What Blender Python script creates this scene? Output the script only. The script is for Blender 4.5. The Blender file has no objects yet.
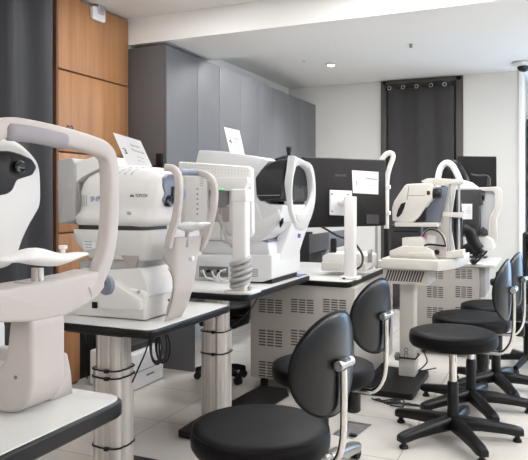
import bpy, bmesh, math, random
from mathutils import Vector, Matrix
random.seed(7)
scene = bpy.context.scene
col = scene.collection
PI = math.pi

# ------------------------------------------------------------------ camera model (528 x 460 frame)
F, HX, HY, H = 640.0, 264.0, 200.0, 1.3
YAW = math.atan(286.0 / F)
S_, C_ = math.sin(YAW), math.cos(YAW)
RIGHT = Vector((C_, S_, 0)); FWD = Vector((-S_, C_, 0)); CAM = Vector((0, 0, H))

def ray(px, py):
    return FWD + RIGHT * ((px - HX) / F) + Vector((0, 0, (HY - py) / F))
def hY(px, py, Y):
    d = ray(px, py); return CAM + d * (Y / d.y)
def hX(px, py, X):
    d = ray(px, py); return CAM + d * (X / d.x)
def hZ(px, py, Z):
    d = ray(px, py); return CAM + d * ((Z - H) / d.z)
def hP(px, py, p0, n):
    d = ray(px, py); n = Vector(n); return CAM + d * ((Vector(p0) - CAM).dot(n) / d.dot(n))
def PY(pts, Y): return [hY(a, b, Y) for a, b in pts]
def PX(pts, X): return [hX(a, b, X) for a, b in pts]

# ------------------------------------------------------------------ materials
def srgb(c):
    out = []
    for v in c:
        v /= 255.0
        out.append(v / 12.92 if v <= 0.04045 else ((v + 0.055) / 1.055) ** 2.4)
    return (*out, 1)

def mat(name, c, rough=0.5, metal=0.0, noise=0.0, nscale=30, bump=0.0, bscale=200, coat=0.0, spec=0.5):
    m = bpy.data.materials.new(name); m.use_nodes = True
    nt = m.node_tree; b = nt.nodes['Principled BSDF']
    base = srgb(c)
    b.inputs['Base Color'].default_value = base
    b.inputs['Roughness'].default_value = rough
    b.inputs['Metallic'].default_value = metal
    b.inputs['Coat Weight'].default_value = coat
    b.inputs['Specular IOR Level'].default_value = spec
    tc = nt.nodes.new('ShaderNodeTexCoord')
    if noise > 0:
        n = nt.nodes.new('ShaderNodeTexNoise'); n.inputs['Scale'].default_value = nscale
        n.inputs['Detail'].default_value = 4
        nt.links.new(tc.outputs['Object'], n.inputs['Vector'])
        mx = nt.nodes.new('ShaderNodeMix'); mx.data_type = 'RGBA'
        mx.inputs['A'].default_value = tuple(v * (1 - noise) for v in base[:3]) + (1,)
        mx.inputs['B'].default_value = tuple(min(1, v * (1 + noise)) for v in base[:3]) + (1,)
        nt.links.new(n.outputs['Fac'], mx.inputs['Factor'])
        nt.links.new(mx.outputs['Result'], b.inputs['Base Color'])
    if bump > 0:
        n2 = nt.nodes.new('ShaderNodeTexNoise'); n2.inputs['Scale'].default_value = bscale
        nt.links.new(tc.outputs['Object'], n2.inputs['Vector'])
        bp = nt.nodes.new('ShaderNodeBump'); bp.inputs['Strength'].default_value = bump
        bp.inputs['Distance'].default_value = 0.002
        nt.links.new(n2.outputs['Fac'], bp.inputs['Height'])
        nt.links.new(bp.outputs['Normal'], b.inputs['Normal'])
    return m

M = {}
M['wall'] = mat('wall_paint', (218, 216, 212), 0.85, noise=0.02, nscale=3, bump=0.1)
M['ceil'] = mat('ceiling_paint', (238, 236, 233), 0.9, noise=0.015, nscale=2)
M['white'] = mat('white_plastic', (236, 233, 230), 0.38, noise=0.015, nscale=6)
M['cool'] = mat('cool_white_plastic', (236, 236, 237), 0.35, noise=0.01, nscale=6)
M['warm'] = mat('warm_white_plastic', (200, 191, 186), 0.42, noise=0.015, nscale=6)
M['cream'] = mat('cream_plastic', (216, 211, 203), 0.42, noise=0.015, nscale=6)
M['blush'] = mat('blush_grey_plastic', (180, 168, 163), 0.45)
M['lilac'] = mat('lilac_grey_rubber', (160, 154, 158), 0.6, bump=0.1)
M['bluegrey'] = mat('blue_grey_plastic', (128, 134, 150), 0.4)
M['palegrey'] = mat('pale_grey_plastic', (182, 180, 180), 0.45)
M['midgrey'] = mat('mid_grey_plastic', (128, 127, 126), 0.5)
M['black'] = mat('black_plastic', (17, 16, 17), 0.38, spec=0.35)
M['gloss'] = mat('glossy_black_plastic', (24, 24, 27), 0.16)
M['lens'] = mat('lens_glass', (10, 11, 18), 0.05, coat=1.0)
M['rubber'] = mat('matte_black_rubber', (24, 23, 23), 0.7)
M['darkcase'] = mat('charcoal_casing', (54, 53, 54), 0.5, noise=0.03)
M['monback'] = mat('monitor_back', (30, 27, 26), 0.5, spec=0.25, noise=0.03, nscale=10)
M['screen'] = mat('dark_screen', (20, 18, 19), 0.5, spec=0.3)
M['chrome'] = mat('chrome', (215, 212, 208), 0.12, 1.0)
M['steel'] = mat('satin_steel', (185, 184, 182), 0.32, 1.0)
M['leather'] = mat('black_leather', (11, 10, 11), 0.48, bump=0.12, bscale=260, spec=0.14)
M['shell'] = mat('black_leather_back', (8, 8, 9), 0.28, bump=0.04, bscale=60, spec=0.35, coat=0.06)
M['laminate'] = mat('white_laminate', (222, 221, 218), 0.22, noise=0.01, nscale=4)
M['edge'] = mat('black_edging', (13, 13, 14), 0.35, spec=0.3)
M['cab'] = mat('beige_metal', (184, 178, 172), 0.5, noise=0.012, nscale=5)
M['slot'] = mat('vent_gap', (80, 75, 71), 0.8)
M['curtain'] = mat('charcoal_curtain', (66, 66, 69), 0.9, noise=0.06, nscale=60, bump=0.3, bscale=400)
M['curtain2'] = mat('black_curtain', (62, 60, 61), 0.92, noise=0.05, nscale=60, bump=0.3, bscale=400)
M['frame'] = mat('dark_bronze_frame', (76, 70, 64), 0.5)
M['paper'] = mat('white_paper', (243, 242, 243), 0.7)
M['ink'] = mat('black_ink', (40, 42, 54), 0.7)
M['inkgrey'] = mat('grey_ink', (150, 150, 156), 0.7)
M['inkdim'] = mat('dim_grey_print', (108, 104, 102), 0.5)
M['blue'] = mat('blue_print', (52, 88, 172), 0.5)
M['pink'] = mat('pink_label', (240, 150, 200), 0.6)
M['greycab'] = mat('grey_lacquer', (102, 102, 104), 0.52, noise=0.012, nscale=3)
M['greyside'] = mat('dark_grey_side', (92, 90, 91), 0.5, noise=0.02, nscale=4)
M['greydesk'] = mat('grey_desk_board', (100, 100, 103), 0.5)
M['cable'] = mat('grey_cable', (176, 173, 171), 0.5)
M['bcable'] = mat('black_cable', (30, 29, 29), 0.5)
M['bluepaper'] = mat('blue_leaflet', (92, 108, 160), 0.6)

def wood():
    m = bpy.data.materials.new('oak_veneer'); m.use_nodes = True; nt = m.node_tree
    b = nt.nodes['Principled BSDF']; b.inputs['Roughness'].default_value = 0.42
    tc = nt.nodes.new('ShaderNodeTexCoord'); mp = nt.nodes.new('ShaderNodeMapping')
    mp.inputs['Scale'].default_value = (14, 14, 0.7)
    nt.links.new(tc.outputs['Object'], mp.inputs['Vector'])
    n = nt.nodes.new('ShaderNodeTexNoise'); n.inputs['Scale'].default_value = 1.0; n.inputs['Detail'].default_value = 6
    n.inputs['Roughness'].default_value = 0.6
    nt.links.new(mp.outputs['Vector'], n.inputs['Vector'])
    r = nt.nodes.new('ShaderNodeValToRGB')
    r.color_ramp.elements[0].position = 0.3; r.color_ramp.elements[0].color = srgb((150, 102, 64))
    r.color_ramp.elements[1].position = 0.72; r.color_ramp.elements[1].color = srgb((182, 134, 91))
    nt.links.new(n.outputs['Fac'], r.inputs['Fac'])
    nt.links.new(r.outputs['Color'], b.inputs['Base Color'])
    return m
M['wood'] = wood()
M['woodedge'] = mat('wood_edge', (120, 78, 50), 0.6)
M['dark'] = mat('niche_darkness', (22, 20, 20), 0.9)  # near-black colour standing in for the darkness inside the niche

def alu():
    m = bpy.data.materials.new('brushed_aluminium'); m.use_nodes = True; nt = m.node_tree
    b = nt.nodes['Principled BSDF']; b.inputs['Metallic'].default_value = 0.55; b.inputs['Roughness'].default_value = 0.36
    tc = nt.nodes.new('ShaderNodeTexCoord'); mp = nt.nodes.new('ShaderNodeMapping')
    mp.inputs['Scale'].default_value = (45, 45, 0.5)
    nt.links.new(tc.outputs['Object'], mp.inputs['Vector'])
    n = nt.nodes.new('ShaderNodeTexNoise'); n.inputs['Scale'].default_value = 1.0; n.inputs['Detail'].default_value = 3
    nt.links.new(mp.outputs['Vector'], n.inputs['Vector'])
    r = nt.nodes.new('ShaderNodeValToRGB')
    r.color_ramp.elements[0].position = 0.3; r.color_ramp.elements[0].color = srgb((190, 182, 176))
    r.color_ramp.elements[1].position = 0.7; r.color_ramp.elements[1].color = srgb((224, 218, 213))
    nt.links.new(n.outputs['Fac'], r.inputs['Fac']); nt.links.new(r.outputs['Color'], b.inputs['Base Color'])
    return m
M['alu'] = alu()

def tiles():
    m = bpy.data.materials.new('porcelain_floor_tile'); m.use_nodes = True; nt = m.node_tree
    b = nt.nodes['Principled BSDF']; b.inputs['Roughness'].default_value = 0.24
    tc = nt.nodes.new('ShaderNodeTexCoord'); sp = nt.nodes.new('ShaderNodeSeparateXYZ')
    nt.links.new(tc.outputs['Object'], sp.inputs['Vector'])
    def lines(sock, off, per):
        a = nt.nodes.new('ShaderNodeMath'); a.operation = 'ADD'; a.inputs[1].default_value = -off + per * 50
        nt.links.new(sock, a.inputs[0])
        f = nt.nodes.new('ShaderNodeMath'); f.operation = 'MODULO'; f.inputs[1].default_value = per
        nt.links.new(a.outputs[0], f.inputs[0])
        c = nt.nodes.new('ShaderNodeMath'); c.operation = 'LESS_THAN'; c.inputs[1].default_value = 0.006
        nt.links.new(f.outputs[0], c.inputs[0]); return c.outputs[0]
    lx = lines(sp.outputs['X'], -2.09, 0.695); ly = lines(sp.outputs['Y'], 3.185, 0.58)
    mx = nt.nodes.new('ShaderNodeMath'); mx.operation = 'MAXIMUM'
    nt.links.new(lx, mx.inputs[0]); nt.links.new(ly, mx.inputs[1])
    n = nt.nodes.new('ShaderNodeTexNoise'); n.inputs['Scale'].default_value = 3; n.inputs['Detail'].default_value = 6
    nt.links.new(tc.outputs['Object'], n.inputs['Vector'])
    r = nt.nodes.new('ShaderNodeValToRGB')
    r.color_ramp.elements[0].position = 0.3; r.color_ramp.elements[0].color = srgb((210, 204, 196))
    r.color_ramp.elements[1].position = 0.75; r.color_ramp.elements[1].color = srgb((222, 217, 210))
    nt.links.new(n.outputs['Fac'], r.inputs['Fac'])
    mix = nt.nodes.new('ShaderNodeMix'); mix.data_type = 'RGBA'
    mix.inputs['B'].default_value = srgb((168, 162, 154))
    nt.links.new(mx.outputs[0], mix.inputs['Factor']); nt.links.new(r.outputs['Color'], mix.inputs['A'])
    nt.links.new(mix.outputs['Result'], b.inputs['Base Color'])
    return m
M['tile'] = tiles()

def emis(name, c, s):
    m = bpy.data.materials.new(name); m.use_nodes = True
    b = m.node_tree.nodes['Principled BSDF']
    b.inputs['Base Color'].default_value = srgb(c)
    b.inputs['Emission Color'].default_value = srgb(c); b.inputs['Emission Strength'].default_value = s
    return m
M['lamp'] = emis('lamp_glow', (255, 250, 240), 14)
M['led'] = emis('green_led', (40, 220, 130), 1.2)
M['skyglow'] = emis('daylight_sky', (190, 214, 255), 1.0)

# ------------------------------------------------------------------ mesh builder
def rnd(pts, r, n=4, closed=True):
    """round the corners of a polygon of 3D points"""
    P = [Vector(p) for p in pts]; out = []; N = len(P)
    for i, p in enumerate(P):
        if not closed and i in (0, N - 1): out.append(p); continue
        a, b = P[i - 1], P[(i + 1) % N]
        ra = min(r, (a - p).length * 0.48); rb = min(r, (b - p).length * 0.48)
        p0 = p + (a - p).normalized() * ra; p1 = p + (b - p).normalized() * rb
        for k in range(n + 1):
            t = k / n
            out.append(p0 * (1 - t) ** 2 + p * 2 * t * (1 - t) + p1 * t * t)
    return out

def smoothpath(pts, n=6):
    P = [Vector(p) for p in pts]; out = []
    for i in range(len(P) - 1):
        p0 = P[max(i - 1, 0)]; p1 = P[i]; p2 = P[i + 1]; p3 = P[min(i + 2, len(P) - 1)]
        for k in range(n):
            t = k / n
            out.append(0.5 * (2 * p1 + (p2 - p0) * t + (2 * p0 - 5 * p1 + 4 * p2 - p3) * t * t + (3 * p1 - p0 - 3 * p2 + p3) * t ** 3))
    out.append(P[-1]); return out

class MB:
    def __init__(self): self.v = []; self.f = []
    def add(self, vs, fs, m=0):
        o = len(self.v); self.v += [Vector(v) for v in vs]
        self.f += [([i + o for i in f], m) for f in fs]; return self
    def box(self, x0, x1, y0, y1, z0, z1, m=0):
        return self.add([(x0, y0, z0), (x1, y0, z0), (x1, y1, z0), (x0, y1, z0), (x0, y0, z1), (x1, y0, z1), (x1, y1, z1), (x0, y1, z1)],
                        [(0, 3, 2, 1), (4, 5, 6, 7), (0, 1, 5, 4), (1, 2, 6, 5), (2, 3, 7, 6), (3, 0, 4, 7)], m)
    def prism(self, pts, off, m=0):
        n = len(pts); P = [Vector(p) for p in pts]; off = Vector(off)
        fs = [tuple(range(n)), tuple(range(2 * n - 1, n - 1, -1))]
        fs += [(i, (i + 1) % n, n + (i + 1) % n, n + i) for i in range(n)]
        return self.add(P + [p + off for p in P], fs, m)
    def loft(self, loops, m=0, cap=True, closed=True):
        n = len(loops[0]); vs = [p for l in loops for p in l]; fs = []
        for k in range(len(loops) - 1):
            for i in range(n if closed else n - 1):
                j = (i + 1) % n
                fs.append((k * n + i, k * n + j, (k + 1) * n + j, (k + 1) * n + i))
        if cap:
            fs.append(tuple(range(n - 1, -1, -1))); fs.append(tuple(range((len(loops) - 1) * n, len(loops) * n)))
        return self.add(vs, fs, m)
    def tube(self, path, r, n=10, m=0, closed=False, up=None, sq=1.0):
        P = [Vector(p) for p in path]; N = len(P); loops = []; prev = None
        for i, p in enumerate(P):
            if closed: t = P[(i + 1) % N] - P[i - 1]
            else: t = P[min(i + 1, N - 1)] - P[max(i - 1, 0)]
            t.normalize()
            if up is not None: a = Vector(up) - t * Vector(up).dot(t)
            elif prev is None:
                q = Vector((0, 0, 1)) if abs(t.z) < 0.9 else Vector((1, 0, 0)); a = q - t * q.dot(t)
            else: a = prev - t * prev.dot(t)
            a.normalize(); prev = a; b = t.cross(a)
            rr = r[i] if isinstance(r, list) else r
            ra, rb = rr if isinstance(rr, tuple) else (rr, rr)
            pw = lambda v: math.copysign(abs(v) ** sq, v)
            loops.append([p + a * (ra * pw(math.cos(2 * PI * k / n))) + b * (rb * pw(math.sin(2 * PI * k / n))) for k in range(n)])
        if closed: loops.append(loops[0]); return self.loft(loops, m, cap=False)
        return self.loft(loops, m)
    def lathe(self, prof, c, n=32, m=0, axis=(0, 0, 1)):
        ax = Vector(axis).normalized(); q = Vector((1, 0, 0)) if abs(ax.x) < 0.9 else Vector((0, 1, 0))
        a = (q - ax * q.dot(ax)).normalized(); b = ax.cross(a); c = Vector(c)
        loops = [[c + ax * z + a * (r * math.cos(2 * PI * k / n)) + b * (r * math.sin(2 * PI * k / n)) for k in range(n)] for r, z in prof]
        return self.loft(loops, m)
    def cyl(self, p0, p1, r, n=16, m=0):
        p0 = Vector(p0); p1 = Vector(p1); return self.lathe([(r, 0), (r, (p1 - p0).length)], p0, n, m, p1 - p0)
    def build(self, name, mats, parent=None, bevel=0, seg=3, smooth=35, sub=0, label=None):
        root = parent; org = Vector((0, 0, 0))
        while root is not None:
            org += root.location; root = root.parent
        bm = bmesh.new(); vv = [bm.verts.new(v - org) for v in self.v]
        for f, mi in self.f:
            try: fc = bm.faces.new([vv[i] for i in f]); fc.material_index = mi
            except ValueError: pass
        bmesh.ops.remove_doubles(bm, verts=bm.verts, dist=1e-5)
        bmesh.ops.recalc_face_normals(bm, faces=bm.faces)
        if bevel > 0:
            es = [e for e in bm.edges if len(e.link_faces) == 2 and e.calc_face_angle(0) > math.radians(38)]
            bmesh.ops.bevel(bm, geom=es, offset=bevel, segments=seg, profile=0.5, affect='EDGES', clamp_overlap=True)
        me = bpy.data.meshes.new(name); bm.to_mesh(me); bm.free()
        if not isinstance(mats, (list, tuple)): mats = [mats]
        for mm in mats: me.materials.append(M[mm] if isinstance(mm, str) else mm)
        for p in me.polygons: p.use_smooth = True
        if smooth < 180: me.set_sharp_from_angle(angle=math.radians(smooth))
        o = bpy.data.objects.new(name, me); col.objects.link(o)
        if parent is not None: o.parent = parent
        if sub:
            md = o.modifiers.new('sub', 'SUBSURF'); md.levels = sub; md.render_levels = sub
        if label: o['label'] = label
        return o

def thing(name, label, cat, loc, group=None):
    o = bpy.data.objects.new(name, None); col.objects.link(o); o.location = loc
    o.empty_display_size = 0.05
    o['label'] = label; o['category'] = cat
    if group: o['group'] = group
    return o
def tag(o, label, cat, group=None):
    o['label'] = label; o['category'] = cat
    if group: o['group'] = group
    return o
def struct(o, label=None):
    o['kind'] = 'structure'
    if label: o['label'] = label
    return o

def text(s, size, org, right, up, m, name, parent, width=None, bold=0.0, skew=False):
    """flat lettering with real (hair) thickness lying on the plane spanned by right / up"""
    cu = bpy.data.curves.new(name, 'FONT'); cu.body = s; cu.size = size; cu.extrude = 0.0004; cu.offset = bold
    t = bpy.data.objects.new(name + '_tmp', cu); col.objects.link(t)
    dg = bpy.context.evaluated_depsgraph_get(); dg.update()
    me = bpy.data.meshes.new_from_object(t.evaluated_get(dg)); bpy.data.objects.remove(t)
    r = Vector(right).normalized(); u = Vector(up); nrm = r.cross(u).normalized(); u = u.normalized() if skew else (u - r * u.dot(r)).normalized()
    xs = [v.co.x for v in me.vertices]; sx = 1
    if width and xs: sx = width / (max(xs) - min(xs))
    root = parent; off = Vector((0, 0, 0))
    while root is not None: off += root.location; root = root.parent
    for v in me.vertices:
        c = v.co.copy(); v.co = Vector(org) + r * (c.x * sx) + u * c.y + nrm * (c.z + 0.0006) - off
    me.materials.clear(); me.materials.append(M[m]); me.name = name
    o = bpy.data.objects.new(name, me); col.objects.link(o); o.parent = parent
    return o

# ================================================================== THE ROOM
CZ = 2.735
def simple(name, mname, boxes, **k):
    b = MB()
    for bx in boxes: b.box(*bx)
    return struct(b.build(name, mname, **k))
simple('floor', 'tile', [(-3.8, 3.2, -3.1, 9.0, -0.06, 0.0)])
simple('ceiling', 'ceil', [(-3.8, 3.2, -3.1, 9.0, CZ, CZ + 0.08)])
b = MB(); b.box(-3.76, -3.66, -3.1, 4.2, 0, CZ); b.box(-3.76, -3.07, 4.2, 4.3, 0, CZ); b.box(-3.17, -3.07, 4.3, 7.75, 0, CZ)
struct(b.build('wall_left', 'wall'))
BY = 7.65
DL, DR = hY(383, 100, BY).x, hY(461.5, 100, BY).x        # curtained doorway
PR = hY(522, 100, BY).x                                   # right end of the back wall
b = MB(); b.box(-3.17, DL, BY, BY + 0.15, 0, CZ); b.box(DR, PR, BY, BY + 0.15, 0, CZ)
struct(b.build('wall_back', 'wall'))
b = MB(); b.box(PR - 0.035, PR + 0.012, BY - 0.02, BY + 0.8, 0, CZ)
struct(b.build('trim_1', 'ceil', bevel=0.006))
b = MB(); b.box(PR, 3.2, 8.45, 8.6, 0, CZ); struct(b.build('wall_recess', 'wall'))
b = MB(); b.box(DL - 0.1, DR + 0.1, BY + 0.5, BY + 0.6, 0, CZ); struct(b.build('wall_passage', 'greyside'))
# beam across the room
b = MB(); b.box(-3.07, 3.1, 4.2, 4.94, 2.53, CZ); struct(b.build('ceiling_beam', 'ceil'))
# right wall with a wide window the room is daylit by; wall behind the camera
b = MB(); b.box(3.1, 3.2, -3.1, -0.4, 0, CZ); b.box(3.1, 3.2, 4.6, 9.0, 0, CZ); b.box(3.1, 3.2, -0.4, 4.6, 0, 0.7); b.box(3.1, 3.2, -0.4, 4.6, 2.4, CZ)
struct(b.build('wall_right', 'wall'))
b = MB()
for y0, y1 in ((-0.4, -0.34), (1.22, 1.28), (2.92, 2.98), (4.54, 4.6)): b.box(3.1, 3.17, y0, y1, 0.7, 2.4)
b.box(3.1, 3.17, -0.4, 4.6, 0.7, 0.76); b.box(3.1, 3.17, -0.4, 4.6, 2.34, 2.4)
struct(b.build('window_1', 'frame', bevel=0.004))
b = MB(); b.box(-3.8, 3.2, -3.2, -3.1, 0, CZ); struct(b.build('wall_front', 'wall'))

# curtained doorway frame
b = MB()
b.box(DL - 0.02, DL + 0.05, BY - 0.03, BY + 0.15, 0, CZ - 0.005); b.box(DR - 0.06, DR + 0.02, BY - 0.03, BY + 0.15, 0, CZ - 0.005)
b.box(DL, DR, BY - 0.03, BY + 0.15, CZ - 0.06, CZ - 0.005)
struct(b.build('door_1', 'frame', bevel=0.004))
b = MB(); b.box(0.25, 0.32, 8.38, 8.45, 0, 2.35); b.box(2.68, 2.75, 8.38, 8.45, 0, 2.35); b.box(0.25, 2.75, 8.38, 8.45, 2.28, 2.35)
struct(b.build('door_3', 'frame', bevel=0.004))
# dark door in the recess at the far right
b = MB(); b.box(PR + 0.03, PR + 0.50, 8.38, 8.44, 0, 2.28); struct(b.build('door_2', 'darkcase', bevel=0.004))

# ------------------------------------------------------------------ curtains
def cloth(x0, y0, x1, y1, z0, z1, waves, amp, seed, nz=14, topwave=0.0):
    rs = random.Random(seed); nx = int(waves * 14); d = Vector((x1 - x0, y1 - y0, 0)); L = d.length; d.normalize(); nrm = Vector((d.y, -d.x, 0))
    ph = [rs.uniform(-0.35, 0.35) for _ in range(nx + 1)]
    front = []; back = []
    for k in range(nz + 1):
        z = k / nz; rowf = []; rowb = []
        for i in range(nx + 1):
            u = i / nx; w = math.sin(2 * PI * waves * u + 0.5 * math.sin(5 * u + seed)) + 0.25 * math.sin(2 * PI * waves * 2.3 * u + 2 * z + seed)
            a = amp * (0.75 + 0.25 * z)
            zz = z0 + (z1 - z0) * z + topwave * z * math.cos(2 * PI * waves * u * 1.0)
            p = Vector((x0, y0, 0)) + d * (u * L) + nrm * (a * w) + Vector((0, 0, zz))
            rowf.append(p); rowb.append(p - nrm * 0.006)
        front.append(rowf); back.append(rowb)
    bmx = MB(); loops = [front[k] + back[k][::-1] for k in range(nz + 1)]
    bmx.loft(loops); return bmx
c1 = thing('curtain', 'tall charcoal grey curtain hanging beside the wooden cupboard at the left edge', 'curtain', (-2.98, 2.9, 0))
cloth(-2.97, 1.5, -2.97, hX(53.2, 100, -2.93).y, 0.03, 2.70, 5.2, 0.05, 3).build('fabric', 'curtain', c1, smooth=180)
b = MB(); b.box(-2.98, -2.93, 1.7, 3.36, 2.712, 2.735); b.build('curtain_track', 'black', c1)
hk = hX(36, 2, -2.9)
b = MB(); b.cyl((-2.92, hk.y, 2.712), (-2.92, hk.y, 2.66), 0.02); b.build('glider', 'black', c1)
c2 = thing('doorway_curtain', 'black eyelet curtain closing the doorway in the back wall', 'curtain', ((DL + DR) / 2, BY - 0.02, 0))
rz = hY(420, 87, BY - 0.04).z
cloth(DL + 0.075, BY - 0.07, DR - 0.075, BY - 0.07, 0.03, rz + 0.045, 2.6, 0.014, 1, topwave=0.014).build('fabric', 'curtain2', c2, smooth=180)
b = MB(); b.cyl((DL + 0.05, BY - 0.07, rz), (DR - 0.06, BY - 0.07, rz), 0.012); b.build('curtain_rod', 'black', c2)
for px in (389.5, 403, 416.5, 431, 444.5):
    q = hY(px, 87, BY - 0.1)
    b = MB(); ring = [(q.x + 0.02 * math.cos(t), BY - 0.1, rz + 0.02 * math.sin(t)) for t in [2 * PI * k / 16 for k in range(16)]]
    b.tube(ring, 0.005, 6, closed=True); b.build('eyelet', 'chrome', c2)

# ------------------------------------------------------------------ oak cupboard
WX = -3.05; wy0, wy1 = hX(56.5, 100, WX).y, 4.195
wc = thing('wooden_cupboard', 'tall built-in oak cupboard with stacked doors beside the grey cabinets', 'cupboard', (-3.3, (wy0 + wy1) / 2, 0))
b = MB(); b.box(-3.64, WX - 0.024, wy0 + 0.006, wy1, 0.42, CZ - 0.006); b.box(-3.64, WX - 0.024, wy0 + 0.006, hX(80, 350, WX).y, 0.0, 0.42)
b.build('carcass', 'woodedge', wc)
for z0, z1 in ((2.195, CZ - 0.01), (1.63, 2.195), (1.072, 1.63), (0.42, 1.072)):
    b = MB(); b.box(WX - 0.02, WX, wy0 + 0.02, wy1 - 0.004, z0 + 0.006, z1 - 0.006); d = b.build('door', 'wood', wc, bevel=0.002)
    if abs(z0 - 1.63) < 0.01:
        q = hX(66, 132.5, WX); text('03', 0.075, (WX, q.y, q.z), (0, 1, 0), (0, 0, 1), 'ink', 'door_number', d, bold=0.002)
ny = hX(80, 350, WX).y
b = MB(); b.box(WX - 0.02, WX, wy0 + 0.02, ny, 0.02, 0.414); b.build('door', 'wood', wc, bevel=0.002)
b = MB(); b.box(WX - 0.02, WX, wy0, wy0 + 0.016, 0.0, CZ - 0.01); b.build('side_panel', 'woodedge', wc)
b = MB(); b.box(-3.13, -3.11, ny, wy1, 0.0, 0.42); b.build('niche_dark_sheet', 'dark', wc)  # added sheet set forward; the niche's darkness is put into its colour
# cables hanging in the niche
b = MB()
for k in range(4):
    y = ny + 0.06 + 0.05 * k; rr = random.Random(k)
    b.tube(smoothpath([(WX - 0.05, y, 0.4), (WX - 0.02, y + rr.uniform(-.03, .03), 0.28), (WX - 0.04, y + rr.uniform(-.04, .04), 0.14), (WX, y + 0.02, 0.008)]), 0.005, 6)
tag(b.build('cable_bundle', 'bcable'), 'black cables hanging in the dark niche at the foot of the oak cupboard', 'cable')
# wall device on the top door
q0 = hX(90, 3, WX); q1 = hX(102.5, 24, WX)
dv = thing('wall_receiver', 'small white plastic device with a grey window high on the oak cupboard', 'wall device', (WX, (q0.y + q1.y) / 2, q1.z))
pa = rnd([(WX, q0.y, q1.z), (WX, q1.y, q1.z), (WX, q1.y, CZ - 0.02), (WX, q0.y, CZ - 0.02)], 0.02)
b = MB(); b.prism(pa, (0.03, 0, 0)); b.build('housing', 'cool', dv, bevel=0.006)
ym = (q0.y + q1.y) / 2 + 0.01; zb = q1.z + 0.05
b = MB(); b.prism(rnd([(WX + 0.03, ym - 0.032, zb), (WX + 0.03, ym + 0.042, zb), (WX + 0.03, ym + 0.042, zb + 0.13), (WX + 0.03, ym - 0.032, zb + 0.13)], 0.02), (0.008, 0, 0)); b.build('bezel', 'palegrey', dv, bevel=0.003)
b = MB(); b.prism(rnd([(WX + 0.038, ym - 0.012, zb + 0.02), (WX + 0.038, ym + 0.03, zb + 0.02), (WX + 0.038, ym + 0.03, zb + 0.115), (WX + 0.038, ym - 0.012, zb + 0.115)], 0.02), (0.004, 0, 0)); b.build('window', 'lilac', dv, bevel=0.0015)

# ------------------------------------------------------------------ grey wall cabinets
UX = -2.70
ys = [4.2] + [hX(p, 100, UX).y for p in (197.7, 219.6, 240.7, 258.6)]
y6 = hX(289, 100, UX).y; ys += [(ys[-1] + y6) / 2, y6, hX(301, 100, UX).y, BY - 0.01]
labs = ['grey wall cabinet with two doors nearest the oak cupboard, its dark side panel showing', 'grey wall cabinet with two doors, second from the oak cupboard',
        'grey wall cabinet with two doors, third from the oak cupboard', 'grey wall cabinet with two doors in the far corner by the white back wall']
for i in range(4):
    a, m_, c = ys[2 * i], ys[2 * i + 1], ys[2 * i + 2]
    t = thing('wall_cabinet', labs[i], 'cabinet', (-2.88, (a + c) / 2, 1.55), 'grey wall cabinets')
    b = MB(); b.box(-3.065, UX - 0.022, a + 0.001, c - 0.001, 1.55, 2.5); b.build('carcass', 'greyside', t, bevel=0.001)
    for p, q in ((a, m_), (m_, c)):
        b = MB(); b.box(UX - 0.02, UX, p + 0.002, q - 0.002, 1.552, 2.498); b.build('door', 'greycab', t, bevel=0.0015)
q = hY(168.5, 158, 4.25)
b = MB(); b.box(-2.78, -2.73, 4.17, 4.199, 1.56, 1.66); b.box(-2.80, -2.72, 4.17, 4.199, 1.55, 1.57)
tag(b.build('door_clip', 'black', bevel=0.003), 'small black clip on the lower corner of the nearest grey wall cabinet', 'clip')
# counter along the wall below them
dk = thing('grey_counter', 'dark grey counter running under the wall cabinets, its end panel behind the printer', 'counter', (-2.75, 5.2, 0))
b = MB(); b.box(-3.06, -2.46, 4.2, 4.225, 0, 0.72); b.build('end_panel', 'greydesk', dk, bevel=0.002)
b = MB(); b.box(-3.06, -2.46, 6.3, 6.325, 0, 0.72); b.build('end_panel', 'greydesk', dk, bevel=0.002)
b = MB(); b.box(-3.065, -2.45, 4.19, 6.34, 0.721, 0.75); b.build('worktop', 'greydesk', dk, bevel=0.002)
b = MB(); b.box(-3.06, -3.03, 4.226, 6.3, 0.3, 0.72); b.build('back_panel', 'greyside', dk)

# ------------------------------------------------------------------ ceiling fittings
def ceil_hit(px, py, z=CZ): return hZ(px, py, z)
q = ceil_hit(331, 64)
dl = thing('downlight', 'small round recessed downlight glowing in the ceiling beyond the beam', 'ceiling light', (q.x, q.y, CZ - 0.012))
b = MB(); b.lathe([(0.032, -0.001), (0.055, -0.001), (0.055, 0.010), (0.032, 0.010)], (q.x, q.y, CZ - 0.012), 24); b.build('trim_ring', 'ceil', dl)
b = MB(); b.lathe([(0.036, -0.0035), (0.036, 0.0)], (q.x, q.y, CZ - 0.0135), 24); b.build('diffuser', 'lamp', dl)
q = ceil_hit(411, 44)
sp = thing('sprinkler_head', 'tiny steel sprinkler head poking from the ceiling beyond the beam', 'sprinkler', (q.x, q.y, CZ - 0.03))
b = MB(); b.lathe([(0.02, 0.024), (0.02, 0.029)], (q.x, q.y, CZ - 0.03), 16); b.build('plate', 'steel', sp)
b = MB(); b.lathe([(0.006, 0.024), (0.006, 0.005), (0.016, 0.004), (0.016, 0.0)], (q.x, q.y, CZ - 0.03), 12); b.build('nozzle', 'darkcase', sp)
q = ceil_hit(303.6, 61)
b = MB(); b.lathe([(0.012, -0.006), (0.016, 0)], (q.x, q.y, CZ - 0.001), 12)
tag(b.build('ceiling_sensor', 'palegrey'), 'tiny dot-like sensor on the ceiling left of the downlight', 'sensor')
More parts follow.
